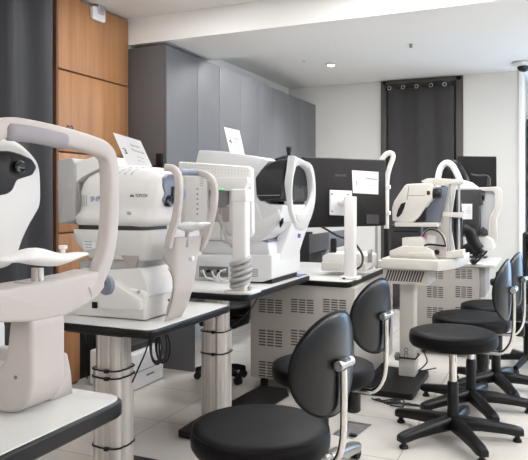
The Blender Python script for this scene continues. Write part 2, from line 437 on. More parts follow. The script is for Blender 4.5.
# dome camera under the beam end
q = hY(523.5, 66, 7.2)
dc = thing('dome_camera', 'white security dome camera on a ceiling stem at the upper right edge', 'security camera', (q.x, q.y, q.z))
b = MB(); b.box(q.x - 0.03, q.x + 0.05, q.y - 0.03, q.y + 0.03, q.z + 0.04, CZ - 0.001); b.build('stem', 'palegrey', dc, bevel=0.004)
b = MB(); b.lathe([(0.02, 0.06), (0.06, 0.05), (0.115, 0.03), (0.12, 0.01), (0.105, -0.005), (0.02, -0.006)], q, 28); b.build('housing', 'cool', dc)
b = MB(); b.lathe([(0.062, -0.006), (0.058, -0.03), (0.04, -0.052), (0.012, -0.062)], q, 24); b.build('dome', 'gloss', dc)

# ================================================================== TABLES
def rrect(x0, x1, y0, y1, z, r, n=6): return rnd([(x0, y0, z), (x1, y0, z), (x1, y1, z), (x0, y1, z)], r, n)
def table(label, x0, x1, y0, y1, zt, colx, coly, bands, r=0.05, split=None, th=0.038):
    t = thing('instrument_table', label, 'table', ((x0 + x1) / 2, (y0 + y1) / 2, 0), None)
    b = MB(); b.prism(rrect(x0, x1, y0, y1, zt - th, r), (0, 0, th - 0.003)); b.build('edge_band', 'edge', t, bevel=0.009, label='black edging')
    b = MB(); b.prism(rrect(x0 + 0.008, x1 - 0.008, y0 + 0.008, y1 - 0.008, zt - 0.006, r), (0, 0, 0.006)); b.build('tabletop', 'laminate', t, bevel=0.001)
    if colx is not None:
        def prof(R, z):
            pts = []
            for k in range(96):
                a = 2 * PI * k / 96; g = 1.0
                if (k % 12) in (5, 7): g = 0.97
                if (k % 12) == 6: g = 0.93
                q = 1.0 / (abs(math.cos(a)) ** 3.2 + abs(math.sin(a)) ** 3.2) ** (1 / 3.2)
                pts.append((colx + R * g * q * math.cos(a), coly + R * g * q * math.sin(a), z))
            return pts
        zs = split
        b = MB(); b.loft([prof(0.067, zs - 0.02), prof(0.067, zt - th - 0.012)]); b.build('upper_column', 'alu', t, smooth=20)
        b = MB(); b.loft([prof(0.077, 0.04), prof(0.077, zs)]); b.build('lower_column', 'alu', t, smooth=20)
        b = MB(); b.box(colx - 0.15, colx + 0.15, coly - 0.14, coly + 0.14, zt - th - 0.012, zt - th + 0.001); b.build('mounting_plate', 'black', t, bevel=0.003)
        b = MB(); b.prism(rrect(colx - 0.13, colx + 0.13, coly - 0.22, coly + 0.30, 0.005, 0.03), (0, 0, 0.035)); b.build('foot_plate', 'black', t, bevel=0.006)
        for z, R in bands:
            b = MB(); ring = [Vector(p) for p in prof(R + 0.003, z)]
            ring = [p + (Vector((colx, coly, z)) - p) * 0 for p in ring[::2]]
            b.tube(ring, 0.004, 6, closed=True)
            b.box(colx - 0.006 + 0.02, colx + 0.012 + 0.02, coly - R - 0.012, coly - R + 0.002, z - 0.007, z + 0.007)
            b.build('cable_tie', 'rubber', t)
    return t
table('white instrument table with black edging cut off by the lower left corner', -1.80, -1.025, 0.55, 1.415, 0.777, -1.45, 0.85, [], 0.06, 0.5, th=0.047)
def zcol(py, x, y):
    d = -x * S_ + y * C_; return H - (py - HY) * d / F
c2x, c2y = -1.775, 2.33
table('white instrument table on a fluted aluminium column under the instrument numbered 3', -2.15, -1.455, 2.15, 2.87, 0.777, c2x, c2y,
      [(zcol(371.5, c2x, c2y - 0.09), 0.076), (zcol(379, c2x, c2y - 0.09), 0.077), (zcol(449, c2x, c2y - 0.09), 0.077)], 0.05, zcol(371, c2x, c2y - 0.09))
c4x, c4y = -1.735, 3.22
table('white instrument table on an aluminium column carrying the scanner numbered 4', -2.25, -1.43, 2.97, 3.965, 0.81, c4x, c4y,
      [(zcol(332.5, c4x, c4y - 0.09), 0.076), (zcol(354.5, c4x, c4y - 0.09), 0.077)], 0.05, zcol(332, c4x, c4y - 0.09))

t4 = [o for o in col.objects if o.get('label', '').endswith('carrying the scanner numbered 4')][0]
b = MB(); b.loft([[Vector((x, 3.30, z)) for x, z in ((-1.82, 0.005), (-1.62, 0.005), (-1.64, 0.07), (-1.80, 0.07))], [Vector((x, 3.93, z)) for x, z in ((-1.80, 0.005), (-1.57, 0.005), (-1.59, 0.055), (-1.78, 0.055))]])
b.build('foot_bar', 'black', t4, bevel=0.008)
def slots(b, x0, z0, Y, ncol, nrow, cw, rh, gap, m, skew=0.0):
    for c in range(ncol):
        for r in range(nrow):
            xa = x0 + c * (cw + gap); za = z0 + r * rh
            b.add([(xa, Y - 0.001, za), (xa + cw, Y - 0.001, za), (xa + cw, Y - 0.001, za + rh * 0.5), (xa, Y - 0.001, za + rh * 0.5),
                   (xa, Y + 0.004, za), (xa + cw, Y + 0.004, za), (xa + cw, Y + 0.004, za + rh * 0.5), (xa, Y + 0.004, za + rh * 0.5)],
                  [(0, 1, 2, 3), (0, 4, 5, 1), (1, 5, 6, 2), (2, 6, 7, 3), (3, 7, 4, 0)], m)

# cabinet table no 5: worktop on a perforated metal cabinet
CY = 3.985
t5 = thing('cabinet_table', 'beige metal cabinet table with vent rows and white top under the big monitor', 'table', (-1.55, 4.35, 0))
x5r = -1.17
b = MB(); b.prism(rrect(-1.95, x5r, CY - 0.012, 5.12, 0.735, 0.05), (0, 0, 0.035)); b.build('edge_band', 'edge', t5, bevel=0.009, label='black edging')
b = MB(); b.prism(rrect(-1.942, x5r - 0.008, CY - 0.004, 5.112, 0.766, 0.05), (0, 0, 0.007)); b.build('tabletop', 'laminate', t5, bevel=0.001)
cl = hY(250.5, 350, CY).x; zb5 = hY(250, 389, CY).z
cr = hY(355, 300, CY).x
b = MB(); b.box(cl, cr, CY, 5.06, 0.085, 0.734)
b.build('cabinet_body', 'cab', t5, bevel=0.004)
for (pa, pb) in ((259, 282), (291, 313.5), (323, 346)):
    for (ya, yb) in ((299, 312), (330, 345), (362, 376)):
        A = hY(pa, yb, CY); B = hY(pb, ya, CY); w = (B.x - A.x); hh = B.z - A.z
        b = MB(); slots(b, A.x, A.z, CY, 3, 6, w * 0.29, hh / 6, w * 0.065, 0); b.build('vent', 'slot', t5)
b = MB(); b.lathe([(0.008, 0), (0.006, 0.004)], (hY(308, 290, CY).x, CY - 0.0, hY(308, 290, CY).z), 10, 0, (0, -1, 0)); b.build('screw', 'steel', t5)
for (x, y) in ((cl + 0.07, 4.06), (cr - 0.07, 4.06), (cl + 0.07, 4.98), (cr - 0.07, 4.98)):
    b = MB(); b.box(x - 0.03, x + 0.03, y - 0.03, y + 0.03, 0.07, 0.086); b.cyl((x - 0.015, y, 0.035), (x + 0.015, y, 0.035), 0.035, 16); b.build('caster', 'black', t5)

# ------------------------------------------------------------------ white half-round table with louvred box
t6 = thing('motor_table', 'white rounded lifting table with slanted louvres, carrying the cream slit lamp', 'table', (-0.92, 4.7, 0))
zt6 = 0.895
def zproj(px, py, z): return hZ(px, py, z)
fr = [hZ(p, q, zt6) for p, q in ((376, 260.5), (440, 260.5), (458, 257), (468, 250.5))]
fx0 = -1.07; fy = fr[1].y
rgt = smoothpath([hZ(p, q_, zt6) for p, q_ in ((438, 260.8), (452, 259.3), (462, 256.8), (467.5, 254.2), (469.5, 252.0))], 5)
topl = [Vector((fx0, fy, 0.825))] + [Vector((p.x, p.y, 0.825)) for p in rgt] + [Vector((rgt[-1].x - 0.05, fy + 0.62, 0.825)), Vector((fx0, fy + 0.62, 0.825))]
b = MB(); b.prism(topl, (0, 0, zt6 - 0.825)); b.build('tabletop', 'cream', t6, bevel=0.012)
lx1 = hY(428, 270, fy + 0.05).x
b = MB(); b.box(fx0 + 0.0, lx1, fy + 0.05, fy + 0.38, hY(400, 284, fy + 0.05).z, 0.826, 0)
zl0 = hY(400, 283, fy + 0.05).z + 0.012; zl1 = 0.812; n = 14
for k in range(n):
    xa = fx0 + 0.01 + k * (lx1 - fx0 - 0.05) / n; w = 0.012
    b.add([(xa, fy + 0.049, zl0), (xa + w, fy + 0.049, zl0), (xa + w + 0.025, fy + 0.049, zl1), (xa + 0.025, fy + 0.049, zl1)], [(0, 1, 2, 3)], 1)
b.build('motor_housing', ['cream', 'slot'], t6, bevel=0.0)
cx0, cx1 = hY(399.5, 350, fy + 0.2).x, hY(414, 350, fy + 0.2).x
b = MB(); b.box(cx0, cx1, fy + 0.2, fy + 0.33, 0.17, 0.75); b.build('upper_column', 'cream', t6, bevel=0.008)
b = MB(); b.box(cx0 - 0.006, cx1 + 0.006, fy + 0.194, fy + 0.336, 0.04, 0.172); b.build('lower_column', 'cream', t6, bevel=0.006)
q = hY(404, 356, fy + 0.2); text('CSO', 0.042, (q.x + 0.03, fy + 0.1995, q.z - 0.02), (0, 0, 1), (-1, 0, 0), 'ink', 'column_lettering', t6)
b = MB(); pr = rrect(cx0 - 0.012, cx1 + 0.012, fy + 0.186, fy + 0.345, 0.172, 0.012)
b.tube(pr, 0.006, 6, closed=True); b.build('cable_tie', 'rubber', t6)
b = MB(); b.prism(rrect(cx0 - 0.2, cx1 + 0.07, fy - 0.22, fy + 0.42, 0.0, 0.03), (0, 0, 0.042)); b.build('base_plate', 'black', t6, bevel=0.006)

# ------------------------------------------------------------------ second perforated cabinet, far
CY2 = 5.5
t7 = thing('vented_cabinet', 'beige vented metal cabinet behind the slit lamp table with the farthest instrument on top', 'cabinet', (-0.77, 5.8, 0))
x7a, x7b = hY(415, 300, CY2).x, hY(479, 300, CY2).x
b = MB(); b.box(x7a, x7b, CY2, 6.1, 0.06, 0.75); b.build('cabinet_body', 'cab', t7, bevel=0.004)
for (pa, pb) in ((427, 443), (455.5, 472)):
    for (ya, yb) in ((269, 278), (286, 297), (307, 317.5), (328, 339)):
        A = hY(pa, yb, CY2); B = hY(pb, ya, CY2); w = (B.x - A.x); hh = B.z - A.z
        b = MB(); slots(b, A.x, A.z, CY2, 3, 6, w * 0.29, hh / 6, w * 0.065, 0); b.build('vent', 'slot', t7)
b = MB(); b.prism(rrect(x7a - 0.03, hY(498, 258, CY2 + 0.1).x, CY2 - 0.02, 6.15, 0.751, 0.04), (0, 0, 0.03)); b.build('tabletop', 'laminate', t7, bevel=0.006)
b = MB(); b.box(hY(479, 300, CY2).x + 0.002, hY(484.5, 300, CY2).x, CY2 + 0.05, 6.0, 0.5, 0.75); b.build('side_box', 'palegrey', t7, bevel=0.004)
for (x, y) in ((x7a + 0.06, 5.58), (x7b - 0.06, 5.58), (x7a + 0.06, 6.0), (x7b - 0.06, 6.0)):
    b = MB(); b.cyl((x - 0.015, y, 0.03), (x + 0.015, y, 0.03), 0.03, 14); b.build('caster', 'black', t7)

# ================================================================== INSTRUMENT 1 (near left)
t1top = 0.777
HX1 = -1.13
i1 = thing('eye_instrument', 'white eye-testing instrument at the left edge with big curved hoop and grey pad', 'eye instrument', (-1.3, 1.25, t1top))
hoop = [(-14, 330), (-17, 250), (-17, 170), (-15, 142), (-8, 131.5), (6, 128), (22, 129), (58, 136), (90, 145), (103, 151.5), (108.5, 164), (109.5, 200), (108, 232), (104.5, 254), (99, 270), (92, 284), (84, 292)]
b = MB(); pth = smoothpath(PX(hoop, HX1 - 0.02), 6); b.tube(pth, (0.022, 0.0245), 28, up=(1, 0, 0), sq=0.55); b.build('headrest_hoop', 'warm', i1, smooth=180)
b = MB(); pth = smoothpath(PX([(5, 131.5), (28, 133.5), (50, 138), (66, 142)], HX1 - 0.005), 5)
N = len(pth); b.tube(pth, [(0.017 * (0.5 if k in (0, N - 1) else 1), 0.0215 * (0.6 if k in (0, N - 1) else 1)) for k in range(N)], 14, up=(1, 0, 0)); b.build('forehead_pad', 'lilac', i1, smooth=180)
arm = [(-14, 289), (8, 290), (18, 287), (54, 281), (86, 275), (103, 270), (106, 287), (98, 297), (85, 306), (65, 316), (34, 322), (-14, 323)]
b = MB(); b.prism(rnd(PX(arm, HX1), 0.012, 4), (-0.10, 0, 0)); b.build('chinrest_arm', 'warm', i1, bevel=0.014, seg=4)
q = hX(106, 285, HX1 - 0.07)
b = MB(); b.lathe([(0.004, -0.014), (0.024, -0.012), (0.030, -0.004), (0.030, 0.008), (0.024, 0.014), (0.004, 0.015)], q, 24, 0, (0.25, 1, 0)); b.build('side_knob', 'bluegrey', i1)
# chin tray: a swept, softly waved glossy lip
tr = [(-6, 261, 6), (8, 260, 6), (18, 257, 9), (30, 256, 17), (42, 257, 17), (54, 260, 14), (64, 258, 9), (74, 255, 5), (83, 253, 4)]
loops = []
for px, py, hgt in tr:
    c = hX(px, py, HX1 + 0.0); w = 0.035 if px > 10 else 0.02; hz = hgt * 1.7 / F / 2
    loops.append([c + Vector((w * math.cos(a), 0, hz * math.sin(a))) for a in [2 * PI * k / 14 for k in range(14)]])
b = MB(); b.loft(loops); b.build('chin_tray', 'white', i1, smooth=180, sub=1)
q = hX(63, 251, HX1); b = MB(); b.lathe([(0.006, -0.02), (0.006, 0.004), (0.011, 0.006), (0.011, 0.014), (0.003, 0.015)], q, 14); b.build('tray_knob', 'white', i1)
for px, m_ in ((34.5, 'blush'), (40.5, 'white')):
    q = hX(px, 268, HX1 - 0.02); b = MB(); b.cyl(q, q - Vector((0, 0, 0.045)), 0.008, 12); b.build('tray_post', m_, i1)
q = hX(38, 280, HX1 - 0.04); b = MB(); b.prism(rrect(q.x - 0.03, q.x + 0.03, q.y - 0.06, q.y + 0.05, q.z - 0.012, 0.02), (0, 0, 0.014)); b.build('tray_slide', 'palegrey', i1, bevel=0.003)
# leg of the chin rest: column with curved foot running back to the main body
ya, yb = hX(31.5, 350, HX1).y, hX(66, 350, HX1).y
zt = hX(40, 316, HX1).z
prof = [(HX1, zt), (HX1, t1top + 0.07), (HX1 - 0.02, t1top + 0.025), (HX1 - 0.06, t1top + 0.002), (HX1 - 0.45, t1top + 0.002), (HX1 - 0.45, t1top + 0.10), (HX1 - 0.14, t1top + 0.09), (HX1 - 0.085, t1top + 0.13), (HX1 - 0.07, zt)]
b = MB(); b.prism(rnd([(x, ya, z) for x, z in prof], 0.025, 5), (0, yb - ya, 0)); b.build('support_leg', 'warm', i1, bevel=0.012, seg=4)
ft = [(62, 355), (68, 352), (72, 372), (74, 398), (60, 404), (50, 400)]
b = MB(); b.prism(rnd(PX(ft, HX1 - 0.05), 0.01), (-0.3, 0, 0)); b.build('foot_flange', 'warm', i1, bevel=0.008)
q = hY(19.5, 378, ya); b = MB(); b.lathe([(0.005, 0), (0.0035, 0.003)], (HX1 - 0.05, ya, q.z), 10, 0, (0, -1, 0)); b.build('screw', 'midgrey', i1)
# main base and measuring head, mostly beyond the left edge
b = MB(); b.prism(rrect(-1.78, -1.40, 1.06, 1.37, t1top + 0.004, 0.05), (0, 0, 0.19)); b.build('base_unit', 'cool', i1, bevel=0.03, seg=4)
b = MB(); b.prism(rrect(-1.76, -1.46, 1.14, 1.34, t1top + 0.195, 0.05), (0, 0, 0.14)); b.build('base_column', 'palegrey', i1, bevel=0.01)
head = [(-20, 150), (-6, 140), (8, 137), (21, 141), (34, 152), (43, 165), (44, 205), (38, 216), (32, 226), (24, 243), (18, 266), (-20, 275)]
b = MB(); b.prism(rnd(PX(head, -1.27), 0.04, 5), (-0.36, 0, 0)); b.build('measuring_head', 'white', i1, bevel=0.022, seg=4)
port = [(-6, 151), (8, 151), (19, 154), (30, 159), (35, 167), (31, 175), (15, 180), (11, 190), (6, 194), (-6, 196)]
b = MB(); b.prism(rnd(PX(port, -1.272), 0.008), (0.008, 0, 0)); b.build('lens_panel', 'black', i1, bevel=0.004)
q = hX(18, 167, -1.262); b = MB(); b.lathe([(0.017, -0.005), (0.017, 0.010), (0.013, 0.014), (0.004, 0.009)], q, 24, 0, (1, -0.1, 0)); b.build('lens', 'lens', i1)

# ================================================================== INSTRUMENT 2 (numbered 3)
Y2 = 2.33; zt2 = 0.777
i2 = thing('eye_instrument', 'bulky white eye instrument with rounded head, under the paper sign numbered 3', 'eye instrument', (-1.85, 2.6, zt2))
# lower base: tapered block with sloped shoulders
Y2 = 2.30; D2 = 0.26
def xfar(px, Y, X):      # helper: points of the patient-side plane X
    return hX(px, 200, X)
lb = [(66, 317), (146, 321), (146, 292), (120, 287), (104, 278), (82, 276), (66, 283)]
b = MB(); b.prism(rnd(PY(lb, Y2), 0.02), (0, D2, 0)); b.build('base_unit', 'white', i2, bevel=0.02, seg=4)
sl = [(104, 279), (114, 283), (140, 300), (141, 311), (100, 309), (94, 290)]
b = MB(); b.prism(rnd(PY(sl, Y2 - 0.02), 0.01), (0, 0.05, 0)); b.build('base_shoulder', 'white', i2, bevel=0.012)
b = MB(); x0 = hY(66, 318, Y2).x; x1 = hY(142, 321, Y2).x; b.prism(rrect(x0 + 0.03, x1 - 0.01, Y2 + 0.02, Y2 + D2 - 0.02, zt2 + 0.0, 0.03), (0, 0, 0.02)); b.build('base_foot', 'black', i2)
q = hY(95, 305, Y2); b = MB(); b.box(q.x - 0.014, q.x + 0.014, Y2 - 0.006, Y2 + 0.005, q.z - 0.014, q.z + 0.014); b.build('power_socket', 'black', i2, bevel=0.002)
mid = [(81, 284), (80, 268), (110, 270), (140, 268), (145, 280), (150, 298), (84, 292)]
b = MB(); b.prism(rnd(PY(mid, Y2 + 0.02), 0.01), (0, D2 - 0.04, 0)); b.build('base_column', 'white', i2, bevel=0.018)
nk = [(80, 269), (79, 260), (142, 260), (141, 268), (120, 271)]
b = MB(); b.prism(rnd(PY(nk, Y2 + 0.04), 0.006), (0, D2 - 0.06, 0)); b.build('slide_neck', 'palegrey', i2, bevel=0.006)
q = hY(134, 266, Y2 + 0.03)
b = MB(); b.prism([q + Vector((-0.075, -0.004, 0.05)), q + Vector((0.03, -0.004, 0.05)), q + Vector((0.0, -0.004, -0.03))], (0, 0.1, 0)); b.build('neck_shading_wedge', 'blush', i2, bevel=0.004)  # added wedge; the skirt's change of shading is put into its darker colour
# flared skirt: wider at the top than at the bottom
x0 = hY(69.5, 224, Y2).x; x1 = hY(146, 228, Y2).x; zt_ = hY(100, 230, Y2).z; zb_ = hY(100, 260, Y2).z; xb0 = hY(79, 260, Y2).x; xb1 = hY(143, 260, Y2).x
def rr(xa, xb, ya, yb, z, r=0.05): return rrect(xa, xb, ya, yb, z, r, 5)
b = MB(); b.loft([rr(x0, x1, Y2, Y2 + D2 + 0.02, zt_), rr(x0 + 0.003, x1 - 0.003, Y2 + 0.002, Y2 + D2 + 0.016, zt_ - 0.05), rr(xb0, xb1, Y2 + 0.03, Y2 + D2 - 0.02, zb_ + 0.012), rr(xb0 + 0.01, xb1 - 0.01, Y2 + 0.04, Y2 + D2 - 0.03, zb_)])
b.build('stage_skirt', 'white', i2, smooth=50)
la = PY([(80, 232), (95, 231.5), (95.5, 248), (84, 250.5)], Y2 + 0.004)
b = MB(); b.prism(la, (0, 0.03, 0)); lb_ = b.build('spec_label', 'paper', i2)
a0 = hY(83, 236, Y2 + 0.003)
for k in range(5):
    b = MB(); b.box(a0.x + 0.002 + 0.003 * k, a0.x + 0.05, Y2 + 0.0025, Y2 + 0.0045, a0.z - 0.012 * k - 0.003, a0.z - 0.012 * k); b.build('print_line', 'inkgrey', lb_)
# head: rounded in plan, sculpted along its height
ht = hY(125, 166.5, Y2).z; hb = hY(125, 227, Y2).z; hh = ht - hb
hx0 = hY(70, 215, Y2).x; hx1 = -1.54
def hsec(f, a, c, ins):  # f height fraction, a left inset, c right inset, ins side inset
    return rr(hx0 + a, hx1 - c, Y2 - 0.005 + ins, Y2 + D2 + 0.02 - ins, hb + hh * f, 0.085)
b = MB(); b.loft([hsec(0, 0.0, 0.06, 0.022), hsec(0.06, -0.006, 0.03, 0.004), hsec(0.16, -0.004, 0.02, 0.0), hsec(0.24, 0.012, 0.022, 0.012), hsec(0.34, 0.02, 0.008, 0.012),
                  hsec(0.58, 0.02, 0.0, 0.010), hsec(0.74, 0.03, 0.002, 0.016), hsec(0.85, 0.05, 0.010, 0.028), hsec(0.93, 0.08, 0.022, 0.045), hsec(0.98, 0.12, 0.04, 0.07), hsec(1.0, 0.15, 0.07, 0.10)])
b.build('measuring_head', 'white', i2, smooth=60)
for k in range(3):
    pth = [(-1.75 + 0.035 * k, Y2 + 0.03, hb + hh * 0.86), (-1.74 + 0.035 * k, Y2 + 0.05, hb + hh * 0.93), (-1.72 + 0.035 * k, Y2 + 0.085, hb + hh * 0.985)]
    b = MB(); b.tube(smoothpath(pth, 4), 0.006, 8); b.build('vent_rib', 'palegrey', i2)
sf = Y2 + 0.006
for k in range(4):
    pth = PY([(79.5 + 2.3 * k, 195), (79.5 + 2.3 * k, 206)], sf); b = MB(); b.tube(pth, 0.0022, 6); b.build('side_slot', 'palegrey', i2)
b = MB(); b.prism(rr(hx0 + 0.01, hx1 - 0.08, Y2 + 0.012, Y2 + D2, hb - 0.03, 0.06), (0, 0, 0.034)); b.build('gap_strip', 'darkcase', i2)
bz = sf - 0.003
q = hY(90.5, 201.5, bz); text('SP-1P', 0.032, q, (1, 0, 0.02), (0, 0, 1), 'blue', 'model_lettering', i2, width=0.05)
q = hY(130.5, 196.5, bz); q2 = hY(147, 196.5, bz); text('TOPCON', 0.020, hY(135.4, 197.2, bz), (1, 0, 0), (0, 0, 1), 'ink', 'maker_lettering', i2, width=(q2.x - q.x) * 0.72)
b = MB()
lg = PY([(129.5, 196.8), (131, 194.6), (132.4, 194.6), (131.2, 196.8)], bz - 0.0005); b.prism(lg, (0, 0.002, 0)); lg = PY([(131.8, 196.8), (132.8, 195.2), (133.8, 195.2), (133.2, 196.8)], bz - 0.0005); b.prism(lg, (0, 0.002, 0)); b.build('maker_emblem', 'ink', i2)
for (px, py, y) in ((128.5, 213, Y2 - 0.004), (108, 257, Y2 + 0.028), (138.5, 292, Y2 + 0.0)):
    q = hY(px, py, y); b = MB(); b.lathe([(0.008, 0.006), (0.008, -0.002), (0.006, -0.004)], (q.x, y, q.z), 14, 0, (0, 1, 0)); b.build('screw_cap', 'palegrey', i2)
# operator's panel on the far left end with its arm
pn = [(57, 159.5), (72, 158), (75, 165), (75, 221), (58, 224)]
b = MB(); b.prism(rnd(PY(pn, Y2 + 0.02), 0.01), (0, 0.24, 0)); b.build('operator_panel', 'palegrey', i2, bevel=0.012)
pn = [(72, 164), (98, 155), (104, 166), (82, 177), (74, 185)]
b = MB(); b.prism(rnd(PY(pn, Y2 + 0.03), 0.01), (0, 0.2, 0)); b.build('panel_arm', 'white', i2, bevel=0.014)
pn = [(68, 185), (79, 176), (78, 200), (72, 225), (62, 222)]
b = MB(); b.prism(rnd(PY(pn, Y2 + 0.04), 0.01), (0, 0.18, 0)); b.build('panel_hinge', 'palegrey', i2, bevel=0.012)
# patient side: blue-grey lens face on the rounded front
fx = hx1
lf = [hX(px, py, fx) for px, py in ((163, 186), (164, 178), (168, 174), (173, 174), (176, 180), (177, 192), (176, 204), (171, 207), (166, 206), (163, 200), (165, 194))]
b = MB(); b.prism([v + Vector((-0.03, 0, 0)) for v in rnd(lf, 0.008)], (0.036, 0, 0)); b.build('lens_face', 'bluegrey', i2, bevel=0.005, seg=3)
q = hX(168.5, 201, fx + 0.005); b = MB(); b.lathe([(0.026, -0.02), (0.026, 0.006), (0.02, 0.014), (0.004, 0.010)], q, 20, 0, (1, -0.2, 0)); b.build('lens_barrel', 'gloss', i2)
q = hX(173, 191.5, fx + 0.006); b = MB(); b.box(q.x - 0.01, q.x + 0.004, q.y - 0.016, q.y + 0.016, q.z - 0.022, q.z + 0.022); b.build('aperture', 'black', i2, bevel=0.003)
q = hX(181, 194, fx + 0.03); b = MB(); b.lathe([(0.035, -0.08), (0.035, 0.0), (0.024, 0.012), (0.004, 0.014)], q, 20, 0, (1, 0, 0)); b.build('lens_nose', 'bluegrey', i2)
# headrest: two arcs joined by the forehead pad
YA1, YA2 = 2.28, 2.56
for Y, pts in ((YA1, [(166, 167.5), (172.5, 168.5), (177.5, 174), (179, 185), (178.6, 200), (175.5, 219), (170.5, 236), (168, 248)]),
               (YA2, [(194, 172.5), (204, 174), (211.5, 179.5), (214.5, 190), (214, 204), (211, 219), (207, 234), (203, 244), (200, 250)])):
    b = MB(); pth = smoothpath(PY(pts, Y), 5); b.tube(pth, (0.016, 0.0155), 24, up=(0, 1, 0), sq=0.6); b.build('headrest_arc', 'warm', i2, smooth=180)
A = hY(178, 171, YA1 + 0.02); B = hY(198, 172.5, YA2)
b = MB(); b.tube(smoothpath([A, A.lerp(B, 0.5) + Vector((-0.02, 0, 0)), B], 5), (0.015, 0.012), 12, up=(0, 0, 1)); b.build('forehead_pad', 'bluegrey', i2, smooth=180)
loops = []
for py, pl, pr_, yf in ((237, 168, 205, 2.57), (244, 167, 204, 2.57), (251, 161, 202.5, 2.56), (258, 160, 200.5, 2.545), (266, 167, 198.5, 2.525), (275, 170.5, 197, 2.51), (285, 171, 195.5, 2.50), (295, 168.5, 193, 2.49), (305, 165, 190, 2.485), (313, 164, 186, 2.48), (318.5, 164, 181.5, 2.475)):
    xl = hY(pl, py, 2.335).x; xr = hY(pr_, py, yf).x; zz = max(hY((pl + pr_) / 2, py, 2.42).z, zt2 + 0.001)
    loops.append(rrect(xl, xr, 2.335, yf, zz, 0.035, 5))
b = MB(); b.loft(loops); b.build('support_leg', 'warm', i2, smooth=60)
arc = PY([(168, 268), (172, 276), (173.5, 287), (172, 299), (169, 309), (167, 316)], 2.3345); b = MB(); b.tube(smoothpath(arc, 5), 0.0022, 6); b.build('panel_seam', 'midgrey', i2)
q = hX(192, 258.5, -1.402); b = MB(); b.lathe([(0.011, -0.01), (0.011, 0.006), (0.008, 0.008)], q, 16, 0, (1, 0, 0)); b.build('leg_button', 'cool', i2)
q = hY(169, 300, 2.334); b = MB(); b.lathe([(0.006, 0.003), (0.006, -0.002)], q, 12, 0, (0, 1, 0)); b.build('leg_screw', 'midgrey', i2)
loops = []
for px, py, hgt in ((178, 226, 4), (184, 226, 8), (190, 227, 11), (196, 226.5, 8), (202, 224.5, 5), (205, 223.5, 3)):
    c = hY(px, py, 2.42); hz = hgt * 2.8 / F / 2
    loops.append([c + Vector((0, 0.05 * math.cos(a), hz * math.sin(a))) for a in [2 * PI * k / 12 for k in range(12)]])
b = MB(); b.loft(loops); b.build('chin_tray', 'cool', i2, smooth=180)
q = hY(187, 231, 2.42); b = MB(); b.cyl(q, q - Vector((0, 0, 0.07)), 0.009); b.build('tray_post', 'palegrey', i2)

# coil of black cable under this table
q = hY(155, 346, 2.40)
cc = MB()
for k in range(5):
    a0 = random.Random(k).uniform(-0.25, 0.25)
    ring = [q + Vector((0.03 * math.cos(t) + 0.006 * k + a0 * 0.03, 0.012 * k, 0.066 * math.sin(t) - 0.01 + a0 * 0.04)) for t in [2 * PI * j / 24 for j in range(24)]]
    cc.tube(ring, 0.0055, 6, closed=True)
cc.tube(smoothpath([q + Vector((-0.02, 0, 0.05)), q + Vector((-0.05, 0, -0.03)), q + Vector((-0.09, 0.02, -0.09)), (c2x + 0.10, c2y, 0.5)], 6), 0.004, 6)
cc.tube(smoothpath([q + Vector((0.0, 0.02, 0.055)), q + Vector((0.0, 0.02, 0.085)), q + Vector((-0.03, 0.03, zt2 - 0.04 - q.z))], 4), 0.006, 6)
tag(cc.build('cable_coil', 'bcable'), 'coiled black cable hanging under the middle table beside its column', 'cable')

# ------------------------------------------------------------------ paper signs
def sign(label, corners, lines, number, nrm_off, name='paper_sign', foot=None):
    """corners: tl, tr, br, bl as world points"""
    tl, tr, br, bl = [Vector(c) for c in corners]
    pn_ = (tr - tl).cross(bl - tl); dd = br - CAM; br = CAM + dd * ((tl - CAM).dot(pn_) / dd.dot(pn_))
    base = (bl + br) / 2; t = thing(name, label, 'sign', base)
    n = (tr - tl).cross(bl - tl).normalized()
    b = MB(); b.prism([tl, tr, br, bl], n * 0.0015); b.build('sheet', 'paper', t)
    if foot:
        b = MB(); b.prism([Vector(f) for f in foot], Vector((0, 0, 0.0015))); b.build('folded_foot', 'paper', t)
    r = (tr - tl); up = (tl - bl); face = -n * 0.0008
    def at(u, v): return tl + r * u - up * v + face
    text(number, up.length * 0.24, at(0.10, 0.62), r, up, 'ink', 'printed_number', t, skew=True)
    for s, u, v, w, h, m_ in lines:
        text(s, up.length * h, at(u, v), r, up, m_, 'printed_line', t, width=r.length * w, skew=True)
    return t
ys3 = 2.52
c3 = [hY(112.8, 132.4, 2.50), hY(140.5, 140.8, 2.50), hY(152.2, 166.5, 2.43), hY(127, 165.0, 2.43)]
sign('white paper sign numbered 3 propped on the head of the bulky white instrument', c3,
     [('Specular', 0.50, 0.28, 0.34, 0.10, 'inkgrey'), ('Microscope', 0.47, 0.44, 0.44, 0.10, 'inkgrey'), ('TOPCON', 0.56, 0.62, 0.24, 0.06, 'palegrey'), ('SP-1P', 0.54, 0.74, 0.22, 0.05, 'palegrey')], '3', 0,
     foot=[hY(117, 166.5, 2.40), hY(127, 165.0, 2.43), hY(152, 166.5, 2.43), hY(142, 168.2, 2.40)])

